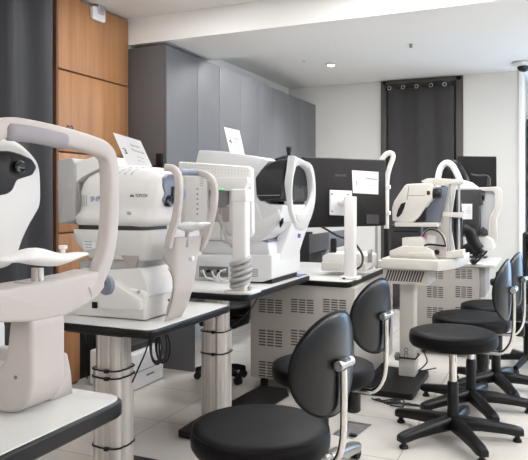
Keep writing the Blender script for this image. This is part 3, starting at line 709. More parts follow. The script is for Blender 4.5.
# ================================================================== INSTRUMENT 3 : scanner on table 4
Y4 = 3.40; zt4 = 0.81
i3 = thing('eye_scanner', 'large white eye scanner with black snout and oval white face ring', 'eye instrument', (-1.65, 3.62, zt4))
bs = [(193, 282), (262, 282), (272, 279), (272, 255), (200, 254.5), (193, 256)]
b = MB(); b.prism(rnd(PY(bs, Y4), 0.012), (0, 0.46, 0)); bu = b.build('base_unit', 'cool', i3, bevel=0.012)
x0 = hY(195, 283, Y4).x; x1 = hY(270, 283, Y4).x
b = MB(); b.box(x0, x1, Y4 + 0.03, Y4 + 0.43, zt4 + 0.001, zt4 + 0.04); b.build('base_foot', 'black', i3)
rc = PY([(199, 266), (228, 267), (228, 277), (199, 277)], Y4 - 0.002)
b = MB(); b.prism(rc, (0, 0.012, 0)); b.build('port_panel', 'midgrey', bu)
for k, px in enumerate((203, 209, 215, 220, 225)):
    q = hY(px, 271, Y4 - 0.003); b = MB(); b.cyl(q, q - Vector((0, 0.02, 0)), 0.009, 12); b.build('plug', 'black' if k % 2 else 'palegrey', bu)
vg = MB()
for i in range(4):
    for j in range(5):
        q = hY(251 + 2 * i, 269.5 + 1.7 * j, Y4 - 0.001); vg.box(q.x - 0.004, q.x + 0.004, Y4 - 0.0015, Y4 + 0.003, q.z - 0.0032, q.z + 0.0032)
vg.build('vent', 'midgrey', bu)
st = [(201, 254), (270, 255), (268, 243), (258, 240.5), (201, 241)]
b = MB(); b.prism(rnd(PY(st, Y4 + 0.02), 0.01), (0, 0.42, 0)); b.build('stage', 'cool', i3, bevel=0.01)
b = MB(); b.prism(PY([(201, 241.5), (268, 242.8), (268, 240.5), (201, 239)], Y4 + 0.03), (0, 0.4, 0)); b.build('stage_gap', 'bluegrey', i3)
bd = [(196, 161), (199, 150), (222, 151.3), (246, 155), (270, 160.2), (263, 168), (257, 176), (257, 196), (268, 204), (283, 205), (280, 222), (272, 232), (262, 241), (200, 240), (196, 200)]
b = MB(); b.prism(rnd(PY(bd, Y4), 0.008), (0, 0.44, 0)); b.build('main_body', 'cool', i3, bevel=0.02, seg=4)
fc = [(246, 205), (256, 203), (262, 220), (278, 208), (281, 216), (268, 232), (256, 240), (247, 238)]
b = MB(); b.prism(PY(fc, Y4 - 0.012), (0, 0.03, 0)); b.build('side_facet', 'cool', i3, bevel=0.01)
# black snout : faceted barrel
sn = [(255.4, 178), (263, 169), (274, 161), (280, 159), (287, 158), (286, 172), (283.5, 201.5), (260, 202), (256.5, 197)]
basep = rnd(PY(sn, Y4), 0.01, 3); cen = sum(basep, Vector()) / len(basep)
loops = [[Vector((cen.x + (p.x - cen.x) * s, Y4 - 0.02 + y, cen.z + (p.z - cen.z) * s)) for p in basep] for y, s in ((0, 0.9), (0.015, 0.97), (0.05, 1.0), (0.42, 1.0), (0.46, 0.95), (0.48, 0.88))]
b = MB(); b.loft(loops); b.build('snout', 'gloss', i3, smooth=45)
ln = PY([(257, 195.5), (280, 195.2)], Y4 - 0.021); b = MB(); b.tube(ln, 0.0018, 6); b.build('snout_line', 'palegrey', i3)
q0 = hY(275, 158, Y4 + 0.02); q1 = hY(291, 156, Y4 + 0.02)
b = MB(); b.prism(PY([(273.5, 159), (285, 155), (286, 158.5), (276, 161.5)], Y4 + 0.05), (0, 0.10, 0)); b.build('top_clip', 'black', i3, bevel=0.004)
q = hY(289, 157, Y4 + 0.09); b = MB(); b.cyl(q, q + Vector((0, 0, 0.055)), 0.012, 14); b.cyl(q + Vector((0, 0, 0.03)), q + Vector((0, 0, 0.058)), 0.016, 14); b.build('top_knob', 'black', i3)
# oval face ring (leans, X as linear function of height)
P0 = Vector((-1.5, 0, 0.81)); P1 = Vector((-1.37, 0, 1.35)); nn = Vector((P1.z - P0.z, 0, -(P1.x - P0.x)))
def ringpt(px, py): return hP(px, py, P0, nn)
outer = [(293, 155.5), (303, 160), (311.5, 166), (314.5, 185), (313.5, 205), (309, 222), (303, 230), (297.5, 229), (293, 222), (289.2, 206), (289.2, 186), (291.5, 168)]
inner = [(295.5, 167.0), (300, 165.0), (305, 167), (309.5, 173), (311.3, 187), (309.3, 199), (305.5, 208), (301, 214), (296, 214.5), (293.2, 210), (291.2, 198), (291.8, 181)]
O = smoothpath([ringpt(*p) for p in outer + outer[:1]], 4)[:-1]; I = smoothpath([ringpt(*p) for p in inner + inner[:1]], 4)[:-1]
n = len(O); th = Vector((-0.03, 0, 0))
b = MB(); lp = [O, [o * 0.85 + i * 0.15 + Vector((0.012, 0, 0)) for o, i in zip(O, I)], [o * 0.2 + i * 0.8 + Vector((0.01, 0, 0)) for o, i in zip(O, I)], I, [i + th for i in I], [o + th for o in O]]
vs = [v for l in lp for v in l]; fs = []
for k in range(6):
    for i in range(n):
        j = (i + 1) % n; k2 = (k + 1) % 6
        fs.append((k * n + i, k * n + j, k2 * n + j, k2 * n + i))
b.add(vs, fs); b.build('face_ring', 'cool', i3, smooth=50)
cs = [ringpt(*p) for p in ((294.5, 214), (300, 213), (304, 215), (302, 221), (298, 223), (294.5, 219))]
b = MB(); b.prism(rnd(cs, 0.01), (0.015, 0, 0)); b.build('chin_cup', 'white', i3, bevel=0.006)
# dark funnel behind the ring opening
b = MB(); ii = [i + th * 0.9 for i in I]; cI = sum(ii, Vector()) / n
b.loft([ii, [cI + (p - cI) * 0.8 + Vector((-0.08, 0, 0)) for p in ii]]); b.build('face_opening', 'rubber', i3)
# swept support leg
lg = [(313.5, 206), (311, 219), (303, 242), (297, 262), (296.5, 276), (289, 278.5), (273, 281.5), (281, 256), (288, 238), (293, 222), (297, 229), (303, 230)]
b = MB(); b.prism([ringpt(*p) for p in lg], (-0.075, 0, 0)); b.build('support_leg', 'cool', i3, bevel=0.012, seg=3)
q = [ringpt(*p) for p in ((298, 233.5), (300.5, 234), (300, 238), (297.6, 237.6))]; b = MB(); b.prism(q, (0.002, 0, 0)); lo = b.build('maker_emblem', 'blue', i3, label='blue square maker emblem')
b = MB(); b.tube(smoothpath([ringpt(281, 279.0) + Vector((0.004, 0, 0)), ringpt(283, 270) + Vector((0.004, 0, 0)), ringpt(289, 267.5) + Vector((0.004, 0, 0)), ringpt(291, 272) + Vector((0.004, 0, 0)), ringpt(290.5, 277) + Vector((0.004, 0, 0))], 5), 0.003, 6); b.build('foot_seam', 'palegrey', i3)
q = [hY(*p, Y4 - 0.012) for p in ((279, 222), (282.5, 217.5), (282.5, 223), (279.5, 228))]; b = MB(); b.prism(q, (0, 0.02, 0)); b.build('side_handle', 'black', i3, bevel=0.004)

# sign 4
c4 = [hY(224, 127, 3.58), hY(239.4, 130.5, 3.58), hY(244.6, 154.4, 3.52), hY(230, 152.6, 3.52)]
sign('white paper sign numbered 4 standing on top of the big white scanner', c4,
     [('CIRRUS', 0.40, 0.42, 0.42, 0.12, 'inkgrey'), ('HD-OCT', 0.40, 0.56, 0.42, 0.08, 'inkgrey'), ('ZEISS', 0.46, 0.72, 0.3, 0.06, 'inkgrey')], '4', 0)

# monitor with perforated back on a white post, in front of the scanner
mz = thing('perforated_monitor', 'white monitor seen from its perforated back, post wrapped with grey cable', 'monitor', (-1.5, 3.04, zt4))
YM = 3.10
pn = [(178, 161.5), (216, 164), (248.5, 166.5), (251, 170), (252, 234), (249, 238), (208, 236), (205, 231), (181, 230)]
b = MB(); b.prism(rnd(PY(pn, YM), 0.012), (0, 0.045, 0)); back = b.build('back_cover', 'white', mz, bevel=0.008)
for (p, q, nx, ny) in (((186, 167), (248, 171.5), 20, 2),):
    dots = MB()
    for i in range(nx):
        for j in range(ny):
            t_ = i / (nx - 1); w = hY(p[0] + (q[0] - p[0]) * t_, p[1] + (q[1] - p[1]) * t_ + 3.0 * j, YM)
            dots.lathe([(0.003, 0), (0.002, -0.0012)], (w.x, YM, w.z), 8, 0, (0, 1, 0))
    dots.build('perforation', 'palegrey', back)
b = MB(); b.prism(rnd(PY([(184, 176), (203, 175), (207, 178), (207, 222), (203, 229), (184, 229)], YM - 0.03), 0.012), (0, 0.03, 0)); sb = b.build('speaker_box', 'white', mz, bevel=0.008)
dots = MB()
for k in range(6):
    w = hY(197.3, 189 + 5 * k, YM - 0.031); dots.lathe([(0.0055, 0), (0.004, -0.001)], (w.x, YM - 0.03, w.z), 10, 0, (0, 1, 0))
dots.build('speaker_hole', 'midgrey', sb)
vl = MB()
for k in range(5):
    w = hY(200, 178 + 1.8 * k, YM - 0.0305); vl.box(w.x - 0.002, w.x + 0.022, YM - 0.031, YM - 0.029, w.z - 0.002, w.z + 0.001)
vl.build('vent_line', 'palegrey', sb)
b = MB(); b.prism(rnd(PY([(208, 178), (247, 177), (248, 182), (244, 190), (228, 191), (214, 189)], YM - 0.055), 0.006), (0, 0.055, 0)); b.build('port_shelf', 'white', mz, bevel=0.006)
b = MB(); b.prism(rnd(PY([(209, 190), (227.5, 190), (227.5, 204), (219, 207.5), (212, 206)], YM - 0.02), 0.004), (0, 0.02, 0)); b.build('port_recess', 'midgrey', mz)
q = hY(221.3, 189, YM - 0.056); b = MB(); b.box(q.x - 0.009, q.x + 0.009, q.y - 0.003, q.y + 0.004, q.z - 0.004, q.z + 0.004); b.build('green_indicator', 'led', mz)
b = MB(); b.prism(PY([(209, 207), (229, 207), (229, 222), (209, 222)], YM - 0.004), (0, 0.006, 0)); b.build('recess_panel', 'blush', mz)
YP = 3.03
b = MB(); x0 = hY(231.5, 240, YP - 0.03).x; x1 = hY(245.3, 240, YP - 0.03).x
b.box(x0, x1, YP - 0.03, YP + 0.035, zt4 + 0.012, hY(238, 190.5, YP - 0.03).z); b.build('post', 'white', mz, bevel=0.012, seg=4)
b = MB(); b.box(x0 - 0.004, x1 + 0.003, YP - 0.034, YP + 0.05, hY(238, 202, YP).z, hY(238, 189, YP).z); b.build('hinge_block', 'white', mz, bevel=0.008)
b = MB(); b.prism(rrect(x0 - 0.04, x1 + 0.045, YP - 0.055, YP + 0.09, zt4, 0.03), (0, 0, 0.014)); b.build('foot', 'white', mz, bevel=0.004)
q = hY(245.7, 217.5, YM - 0.001); text('ZEISS', 0.014, hY(247.5, 216.5, YM - 0.0005), (0, 0, -1), (1, 0, 0), 'ink', 'maker_lettering', mz, width=0.045)
xm = (x0 + x1) / 2; b = MB(); pth = []
T = 5.3
for k in range(int(T * 28)):
    a = 2 * PI * k / 28; f = k / (T * 28); wob = 0.004 * math.sin(a * 0.7)
    pth.append((xm + (0.046 + wob) * math.cos(a), YP + 0.0 + (0.05 + wob) * math.sin(a), zt4 + 0.026 + 0.155 * f + 0.010 * math.cos(a - 0.5) * (1 if f > .15 else f / .15)))
b.tube(smoothpath(pth, 1), 0.0125, 10)
b.tube(smoothpath([pth[-1], hY(229, 243, YP - 0.03), hY(224, 228, YP - 0.02), hY(219, 215, YP)], 6), 0.008, 8)
b.build('coiled_cable', 'cable', mz, smooth=180, label='thick grey cable coiled round the post')
b = MB()
for pts in ([(222, 208), (221, 236), (226, 243), (229, 240)], [(218, 208), (219, 222), (227, 232), (231, 236)]):
    b.tube(smoothpath(PY(pts, YP + 0.02), 6), 0.0035, 6)
b.build('signal_cable', 'palegrey', mz)
# loose white plugs/cables from the scanner's ports
b = MB()
for pts in ([(203, 270), (206, 277), (214, 280), (228, 284), (234, 287)], [(212, 271), (214, 276), (220, 279), (229, 281)], [(221, 270), (219, 275), (222, 280), (230, 283)], [(226, 269), (220, 272), (217, 279), (226, 284)]):
    b.tube(smoothpath(PY(pts, 3.33), 6), 0.0045, 8)
tag(b.build('white_cables', 'cool', smooth=180), 'thin white cables looping out of the scanner ports onto the table', 'cable')
lf = [hZ(296, 274.2, 0.8145), hZ(309, 271.5, 0.8145), hZ(312, 273.5, 0.8145), hZ(300, 276.2, 0.8145)]
lf = [Vector((-1.60, 3.87, 0)), Vector((-1.455, 3.80, 0)), Vector((-1.455, 3.945, 0)), Vector((-1.60, 3.95, 0))]
lf = [Vector((p.x, p.y, zt4 + 0.0005)) for p in lf]
b = MB(); b.prism(lf, (0, 0, 0.004)); tag(b.build('leaflet', 'bluepaper'), 'blue leaflet lying on the table corner beside the scanner leg', 'leaflet')
b = MB(); pts = [(235, 302), (237, 315), (231, 326), (218, 333)]; 
b.tube(smoothpath(PY([(258, 297), (250, 310), (238, 322), (229, 327)], 3.6), 6), 0.004, 6)
tag(b.build('hanging_cable', 'bcable'), 'thin dark cable sagging below the scanner table beside the vented cabinet', 'cable')

# ================================================================== STATION 5 : big monitor
zt5 = 0.773
m5 = thing('large_monitor', 'large dark monitor seen from behind, carrying the paper sign numbered 5', 'monitor', (-1.33, 4.14, zt5))
pc = hZ(334, 279, zt5)
pa_ = hZ(334, 279, zt5); pc = hZ(350.5, 279, zt5)
mdir = Vector((0.62, 0.785, 0)).normalized(); mn = Vector((mdir.y, -mdir.x, 0))      # normal towards patient / camera
anchor = pa_ + mn * -0.07
def mp_(px, py, off=0.0): return hP(px, py, anchor + mn * off, mn)
TL, TR, BR, BL = mp_(302, 156), mp_(384.5, 160.5), mp_(385, 228.5), mp_(302, 225)
ztop = (TL.z + TR.z) / 2; zbot = (BR.z + BL.z) / 2
cn = [Vector((p.x, p.y, z)) for p, z in ((BL, zbot), (BR, zbot), (TR, ztop), (TL, ztop))]
b = MB(); b.prism(rnd(cn, 0.012), -mn * 0.012); b.build('bezel', 'black', m5, bevel=0.003)
cb = sum(cn, Vector()) / 4
inn = [cb + (p - cb) * 0.985 for p in cn]
b = MB(); b.prism(rnd(inn, 0.012), mn * 0.022); b.build('back_cover', 'monback', m5, bevel=0.01)
o = 0.0235
g = [mp_(*p, o) for p in ((366.5, 214), (379, 214.5), (379, 224), (366.5, 223.5))]; b = MB(); b.prism(g, mn * 0.0012); b.build('rating_label', 'darkcase', m5)
A = mp_(334.5, 176.5, o); text('SAMSUNG', 0.024, A, mdir, (0, 0, 1), 'inkdim', 'maker_lettering', m5, width=(mp_(346, 176.5, o) - A).length)
v = [mp_(*p, 0.022) for p in ((329, 190), (351, 190.8), (351, 216), (329, 215))]
b = MB(); b.prism(rnd(v, 0.006), mn * 0.014); vp = b.build('mount_plate', 'cool', m5, bevel=0.003)
for p in ((332, 194), (348, 194.5), (332, 211.5), (348, 212)):
    q = mp_(*p, 0.037); b = MB(); b.lathe([(0.007, -0.003), (0.006, 0.003)], q, 12, 0, mn); b.build('screw', 'midgrey', vp)
q = mp_(341, 203, 0.034); b = MB(); b.cyl(q, q + mn * 0.045, 0.026, 20); qq = q + mn * 0.045; b.cyl(qq, Vector((pc.x, pc.y, q.z)), 0.02, 16); b.build('hinge', 'cool', m5)
pz = hP(350.5, 196.5, pc, FWD).z
ww = 0.036
b = MB(); fr_ = [pc + Vector((a, c, 0)) for a, c in ((-ww, -ww), (ww, -ww), (ww, ww), (-ww, ww))]
b.prism(rnd([Vector((p.x, p.y, zt5 + 0.02)) for p in fr_], 0.015), (0, 0, pz - zt5 - 0.02)); b.build('post', 'white', m5, bevel=0.006)
b = MB(); b.prism(rrect(pc.x - 0.065, pc.x + 0.065, pc.y - 0.06, pc.y + 0.06, zt5, 0.025), (0, 0, 0.021)); b.build('post_foot', 'white', m5, bevel=0.004)
q = hY(343.5, 276.5, pc.y - 0.061); b = MB(); b.box(q.x - 0.006, q.x + 0.012, pc.y - 0.064, pc.y - 0.055, zt5 + 0.004, zt5 + 0.014); b.build('cable_slot', 'black', m5)
s5 = [mp_(352, 170.2, 0.0245), mp_(378.5, 172, 0.0245), mp_(378.3, 194.4, 0.0245), mp_(353, 193, 0.0245)]
sign('white paper sign numbered 5 stuck to the back of the large dark monitor', s5,
     [('Pentacam', 0.50, 0.36, 0.43, 0.12, 'ink'), ('Schwind', 0.58, 0.52, 0.26, 0.06, 'inkgrey'), ('Topography', 0.54, 0.65, 0.36, 0.06, 'inkgrey'), ('Corneal', 0.6, 0.78, 0.22, 0.05, 'inkgrey')], '5', 0)
# black cable from monitor
b = MB(); b.tube(smoothpath([hY(308, 221, 4.3), hY(322, 227, 4.25), hY(338, 236, 4.32), hY(352, 241, 4.32), hY(362, 254, 4.25), hY(361.5, 265, 4.2), hY(356, 269.5, 4.18)], 6), 0.008, 8)
tag(b.build('monitor_cable', 'bcable'), 'black cable dropping behind the white monitor post to the table', 'cable')

# instrument belonging to station 5: joystick base with headrest poles, partly behind the monitor
i5 = thing('eye_instrument', 'white instrument base with black joystick and tall bent headrest pole beside large monitor', 'eye instrument', (-1.35, 4.5, zt5))
Y5 = 4.30
bs = [(322, 269.5), (322, 256), (327, 253.5), (362, 254), (368, 256), (368, 269.5)]
b = MB(); b.prism(rnd(PY(bs, Y5), 0.012), (0, 0.25, 0)); b.build('base_unit', 'white', i5, bevel=0.012)
bs = [(321, 270.5), (321, 262), (366, 263), (366, 271.5)]
b = MB(); b.prism(rnd(PY(bs, Y5 - 0.03), 0.008), (0, 0.2, 0)); b.build('base_step', 'cream', i5, bevel=0.01)
q = hY(333.5, 254, Y5 + 0.1); zz = hY(333.5, 238.5, Y5 + 0.1).z
b = MB(); b.lathe([(0.014, -0.02), (0.017, 0.0), (0.022, 0.03), (0.023, (zz - q.z) * 0.8), (0.019, zz - q.z), (0.004, zz - q.z + 0.002)], q, 18); b.build('joystick', 'rubber', i5)
q = hY(370, 258, Y5); b = MB(); b.cyl(q - Vector((0, 0, 0.03)), q + Vector((0, 0, 0.045)), 0.016, 14); b.lathe([(0.022, -0.012), (0.022, 0.012)], q + Vector((0, 0, 0.04)), 14, 0, (1, 0, 0)); b.build('metal_joint', 'steel', i5)
A = hY(376.5, 268, 4.85)
b = MB(); b.cyl((A.x, 4.85, zt5), (A.x, 4.85, 1.35), 0.012, 14); b.build('rear_pole', 'palegrey', i5)
Yh = 4.95
pole = [(386.5, 262), (386.5, 230), (386.6, 200), (387, 180), (389.5, 168), (393, 157.5), (391.5, 153.5), (387, 153.8), (383.5, 157), (381, 161)]
b = MB(); b.tube(smoothpath(PY(pole, Yh), 5), 0.020, 14); b.build('headrest_pole', 'white', i5, smooth=180)
A = hY(386.5, 262, Yh)
b = MB(); b.cyl((A.x, Yh, zt5), (A.x, Yh, hY(386.5, 228.5, Yh).z), 0.022, 16); b.build('pole_sleeve', 'rubber', i5)
for py in (187, 213):
    q = hY(386.5, py, Yh); b = MB(); b.box(q.x - 0.03, q.x + 0.03, Yh - 0.025, Yh + 0.025, q.z - 0.016, q.z + 0.016); b.build('pole_clamp', 'white', i5, bevel=0.005)
A = hY(384.5, 262, Yh - 0.02)
b = MB(); b.box(A.x - 0.06, A.x + 0.02, Yh - 0.04, Yh + 0.06, zt5, zt5 + 0.055); b.build('pole_foot', 'cream', i5, bevel=0.006)

# ================================================================== SLIT LAMP 6 on white table
i6 = thing('slit_lamp', 'cream slit lamp with black eyepiece, slanted grey panel on the rounded table', 'eye instrument', (-0.85, fy + 0.2, zt6))
Y6 = fy + 0.14
body = [(392.3, 221), (391.8, 208), (394, 201), (404.5, 185.5), (407, 184), (429, 183), (432.3, 187), (432, 198.5), (425.5, 207), (419, 217), (413, 222.5), (402, 222.6)]
hole = [(396.3, 216), (398, 209.5), (401, 203.8), (405.8, 202.0), (404.2, 208), (401.5, 214), (398, 217.6)]
b = MB(); b.prism(rnd(PY(body, Y6), 0.008), (0, 0.14, 0)); b.build('illumination_arm', 'cream', i6, bevel=0.012)
b = MB(); b.prism(PY([(414.5, 222.3), (417, 217.5), (424, 208.5), (426, 207), (424.5, 222)], Y6 + 0.02), (0, 0.06, 0)); b.build('lens_recess', 'black', i6)
b = MB(); b.prism(rnd(PY(hole, Y6 - 0.002), 0.002), (0, 0.02, 0)); b.build('handle_opening', 'black', i6)
b = MB(); b.tube(PY([(407, 200), (409, 186)], Y6 - 0.001), 0.0025, 6); b.tube(PY([(408, 195.5), (425, 195.5)], Y6 - 0.001), 0.0018, 6); b.build('body_seam', 'midgrey', i6)
q = hY(429.5, 193, Y6 + 0.05); q2 = hY(441, 192.5, Y6 + 0.05)
b = MB(); b.lathe([(0.052, -0.01), (0.052, 0.010), (0.044, 0.022), (0.034, (q2 - q).length * 0.55), (0.033, (q2 - q).length), (0.024, (q2 - q).length + 0.002)], q, 24, 0, (1, 0, 0)); b.build('eyepiece', 'gloss', i6)
b = MB(); b.prism(rnd(PY([(394.5, 222.5), (438, 223), (438, 227), (395, 226.5)], Y6 - 0.01), 0.004), (0, 0.15, 0)); b.build('arm_plate', 'cream', i6, bevel=0.005)
b = MB(); b.prism(PY([(432, 187), (449, 186.5), (440, 222.5), (423.5, 221)], Y6 + 0.10), (0, 0.015, 0)); b.build('tilted_panel', 'bluegrey', i6, bevel=0.003)
wing = [(421, 181), (427, 178.5), (436, 178), (460, 179.5), (462, 184), (456, 186), (450, 224), (456, 257), (444, 257), (443, 240), (436, 225), (446, 186), (424, 184)]
b = MB(); b.prism(rnd(PY(wing, Y6 + 0.13), 0.006), (0, 0.03, 0)); b.build('back_frame', 'cream', i6, bevel=0.006)
YR = Y6 + 0.04
for px in (450.5, 459):
    A = hY(px, 256, YR); tz = hY(px, 180, YR).z
    b = MB(); b.cyl((A.x, YR, zt6 + 0.02), (A.x, YR, tz), 0.009 if px < 455 else 0.008, 12); b.build('headrest_rod', 'palegrey', i6)
b = MB(); b.prism(rnd(PY([(445, 180), (463, 180), (463, 184), (445, 184)], YR - 0.02), 0.004), (0, 0.04, 0)); b.build('forehead_bar', 'cream', i6, bevel=0.004)
b = MB(); b.prism(rnd(PY([(443, 212.5), (463, 212.5), (463, 218), (443, 216.5)], YR - 0.02), 0.004), (0, 0.04, 0)); b.build('chin_bar', 'cream', i6, bevel=0.004)
A = hY(459, 226, YR); b = MB(); b.tube([(A.x, YR + 0.02, hY(459, 200, YR).z), (A.x, YR + 0.02, hY(459, 222, YR).z), (A.x, YR + 0.02, hY(459, 240, YR).z)], [0.013, 0.022, 0.008], 12); b.build('rod_sleeve', 'black', i6)
b = MB(); b.prism(rnd(PY([(445, 258.5), (446, 252), (463, 250), (464, 258)], YR - 0.04), 0.006), (0, 0.12, 0)); b.build('headrest_base', 'cream', i6, bevel=0.006)
bs = [(389.5, 259), (389.5, 251), (402, 246), (424, 247), (434, 252), (435, 259.5)]
b = MB(); b.prism(rnd(PY(bs, Y6 - 0.06), 0.008), (0, 0.2, 0)); b.build('base_unit', 'cream', i6, bevel=0.012)
b = MB(); b.prism(rnd(PY([(408, 259.5), (408, 253), (432, 252), (435, 260)], Y6 - 0.085), 0.006), (0, 0.1, 0)); b.build('base_step', 'cream', i6, bevel=0.008)
b = MB(); b.prism(rnd(PY([(402, 247), (402, 238), (420, 237), (424, 241), (424, 248)], Y6 - 0.02), 0.006), (0, 0.12, 0)); b.build('upper_block', 'cream', i6, bevel=0.008)
ar = [(420, 247), (421, 234), (428, 228), (438, 229), (445, 236), (447, 250), (434, 250)]
b = MB(); b.prism(rnd(PY(ar, Y6 + 0.08), 0.02, 5), (0, 0.03, 0)); b.build('arched_cover', 'cream', i6, bevel=0.006)
b = MB(); b.tube(smoothpath(PY([(422, 237), (427, 230.5), (434, 229.8), (441, 234), (445, 243), (446, 252)], Y6 + 0.06), 5), 0.005, 8); b.build('lamp_cable', 'bcable', i6)
b = MB(); b.prism(PY([(423, 234.5), (426.8, 234), (427, 238.5), (423.2, 239)], Y6 + 0.076), (0, 0.003, 0)); b.build('pink_tag', 'pink', i6)
b = MB(); b.prism(PY([(427.5, 235), (436, 236), (435.5, 244), (426, 242.5)], Y6 + 0.076), (0, 0.003, 0)); b.build('data_label', 'paper', i6)
q = hY(437, 252, Y6 - 0.01); b = MB(); b.lathe([(0.018, 0), (0.018, -0.02), (0.012, -0.026)], q, 16, 0, (0, 1, 0)); b.build('focus_knob', 'black', i6)
b = MB(); b.prism(PY([(424, 257.5), (424, 247), (446, 247.5), (446, 258)], Y6 + 0.0), (0, 0.06, 0)); b.build('drive_block', 'blush', i6, bevel=0.004)
b = MB(); b.tube(smoothpath(PY([(423, 246), (430, 244.5), (445, 246)], Y6 - 0.005), 5), 0.007, 8); b.build('drive_shaft', 'black', i6)
# dark case behind it on the worktop
Yc = 4.74
b = MB(); x0 = hY(391, 240, Yc).x; x1 = hY(421, 240, Yc).x
dcs = thing('dark_case', 'dark grey box standing behind the cream slit lamp', 'box', ((x0 + x1) / 2, Yc + 0.05, zt6))
b.prism(rnd(PY([(390.5, 256), (390.5, 224.5), (421, 224.5), (421, 256)], Yc), 0.008), (0, 0.10, 0)); b.build('housing', 'darkcase', dcs, bevel=0.006)
b = MB(); b.box(x0 + 0.02, x1 - 0.02, Yc - 0.002, Yc + 0.01, hY(400, 232, Yc).z, hY(400, 230.5, Yc).z); b.build('front_groove', 'black', dcs)

# ================================================================== INSTRUMENT 7 far
zt7 = 0.781
i7 = thing('eye_instrument', 'farthest white eye instrument with dark block, double arch and curved white face guard', 'eye instrument', (-0.6, 5.75, zt7))
Y7 = 5.7
b = MB(); b.tube(smoothpath(PY([(438, 190), (438.5, 176), (441.5, 167), (446.5, 163), (452, 165.5), (457, 174), (461, 184)], Y7), 5), 0.027, 12); b.build('white_arch', 'cool', i7, smooth=180)
b = MB(); b.tube(smoothpath(PY([(449, 162), (455, 163), (461, 169), (466, 179), (468, 186)], Y7 + 0.06), 5), 0.026, 12); b.build('grey_arch', 'gloss', i7, smooth=180)
b = MB(); b.prism(PY([(441, 190), (441, 174), (446, 167), (452, 172), (456, 188)], Y7 + 0.03), (0, 0.04, 0)); b.build('arch_filler', 'black', i7)
b = MB(); b.prism(rnd(PY([(454, 189.5), (456, 181), (462, 179.5), (470, 182), (478, 188), (477, 190)], Y7 - 0.02), 0.01), (0, 0.2, 0)); b.build('hood', 'cool', i7, bevel=0.012)
b = MB(); b.prism(rnd(PY([(460.5, 189.5), (481, 189.5), (481.5, 205), (479, 206), (479, 236), (460.5, 237)], Y7 - 0.05), 0.008), (0, 0.25, 0)); b.build('dark_block', 'darkcase', i7, bevel=0.01)
b = MB(); q = hY(482, 196, Y7 + 0.05); b.lathe([(0.03, -0.02), (0.045, 0.0), (0.04, 0.02), (0.02, 0.025)], q, 20, 0, (1, 0, 0)); b.build('lens_hood', 'gloss', i7)
b = MB(); b.tube(smoothpath(PY([(464, 230), (470, 232), (473, 241), (479, 250)], Y7 - 0.08), 5), (0.05, 0.04), 12); b.build('stand_arm', 'black', i7, smooth=180)
b = MB(); b.prism(rnd(PY([(461, 254), (461, 246), (468, 243), (482, 250), (482, 254.5)], Y7 - 0.1), 0.008), (0, 0.25, 0)); b.build('stand_foot', 'black', i7, bevel=0.01)
b = MB(); b.prism(rnd(PY([(475, 250), (475, 236), (486, 235), (494, 240), (494, 250)], Y7), 0.02), (0, 0.22, 0)); b.build('white_base', 'white', i7, bevel=0.02)
b = MB(); b.prism(rnd(PY([(480, 232), (482, 227), (487, 231), (487, 236), (480, 235)], Y7 - 0.02), 0.008), (0, 0.1, 0)); b.build('chin_bracket', 'darkcase', i7, bevel=0.008)
fg = [(477, 187.5), (498, 186.5), (502, 191), (502.3, 204), (499, 213), (496.5, 220), (497.5, 238), (491.5, 247.5), (480, 248.5), (480, 246), (488.5, 242), (490.5, 230), (489.5, 219), (495, 208), (496, 196), (493, 191), (479, 191)]
b = MB(); b.prism(rnd(PY(fg, Y7 + 0.02), 0.012, 4), (0, 0.05, 0)); b.build('face_guard', 'cream', i7, bevel=0.01)
b = MB(); b.prism(PY([(481, 191), (495, 191), (495, 208), (489, 219), (489, 240), (481, 240)], Y7 + 0.07), (0, 0.02, 0)); b.build('guard_shell', 'cool', i7, bevel=0.004)
q = hY(488, 181, Y7); b = MB(); b.tube(smoothpath(PY([(471, 174), (478, 175.5), (486, 175.5), (489, 178), (489, 186)], Y7 + 0.02), 4), 0.007, 10); b.lathe([(0.014, -0.01), (0.014, 0.06)], hY(489, 185, Y7 + 0.02), 14); b.build('fixation_arm', 'darkcase', i7)
b = MB(); b.tube(smoothpath(PY([(482, 254), (476, 258), (473, 262), (478, 260.5), (487, 251)], Y7 - 0.25), 5), 0.009, 8)
q = hY(474, 261, Y7 - 0.25); b.lathe([(0.01, -0.03), (0.03, -0.015), (0.032, 0.01), (0.01, 0.03)], q, 14, 0, (1, 0, 0.1))
tag(b.build('handset', 'black'), 'black handset with cord hanging off the edge of the farthest vented cabinet', 'handset')
m7 = thing('dark_monitor', 'black monitor facing the room against the white back wall at right', 'monitor', (-0.7, 6.05, zt7))
Ym = 6.05
b = MB(); b.prism(rnd(PY([(457, 156), (496.3, 156.5), (496.5, 189), (457, 189)], Ym), 0.006), (0, 0.03, 0)); b.build('bezel', 'black', m7, bevel=0.003)
b = MB(); b.prism(PY([(458, 157), (495.5, 157.5), (495.5, 188), (458, 188)], Ym - 0.001), (0, 0.003, 0)); b.build('screen', 'screen', m7)
q = hY(476, 189, Ym + 0.04); b = MB(); b.box(q.x - 0.03, q.x + 0.03, Ym + 0.031, Ym + 0.06, zt7, q.z + 0.1); b.prism(rrect(q.x - 0.1, q.x + 0.1, Ym - 0.05, Ym + 0.09, zt7, 0.02), (0, 0, 0.012)); b.build('stand', 'black', m7, bevel=0.004)
s7 = PY([(461.2, 203.8), (472.3, 203.8), (472.2, 219.3), (461.2, 219.3)], Y7 - 0.054)
sign('small white paper sign stuck on the dark block of the farthest instrument', s7, [('OCT', 0.58, 0.3, 0.2, 0.1, 'inkgrey'), ('Biometer', 0.4, 0.46, 0.5, 0.08, 'inkgrey'), ('ZEISS', 0.5, 0.6, 0.3, 0.06, 'inkgrey')], '6', 0)

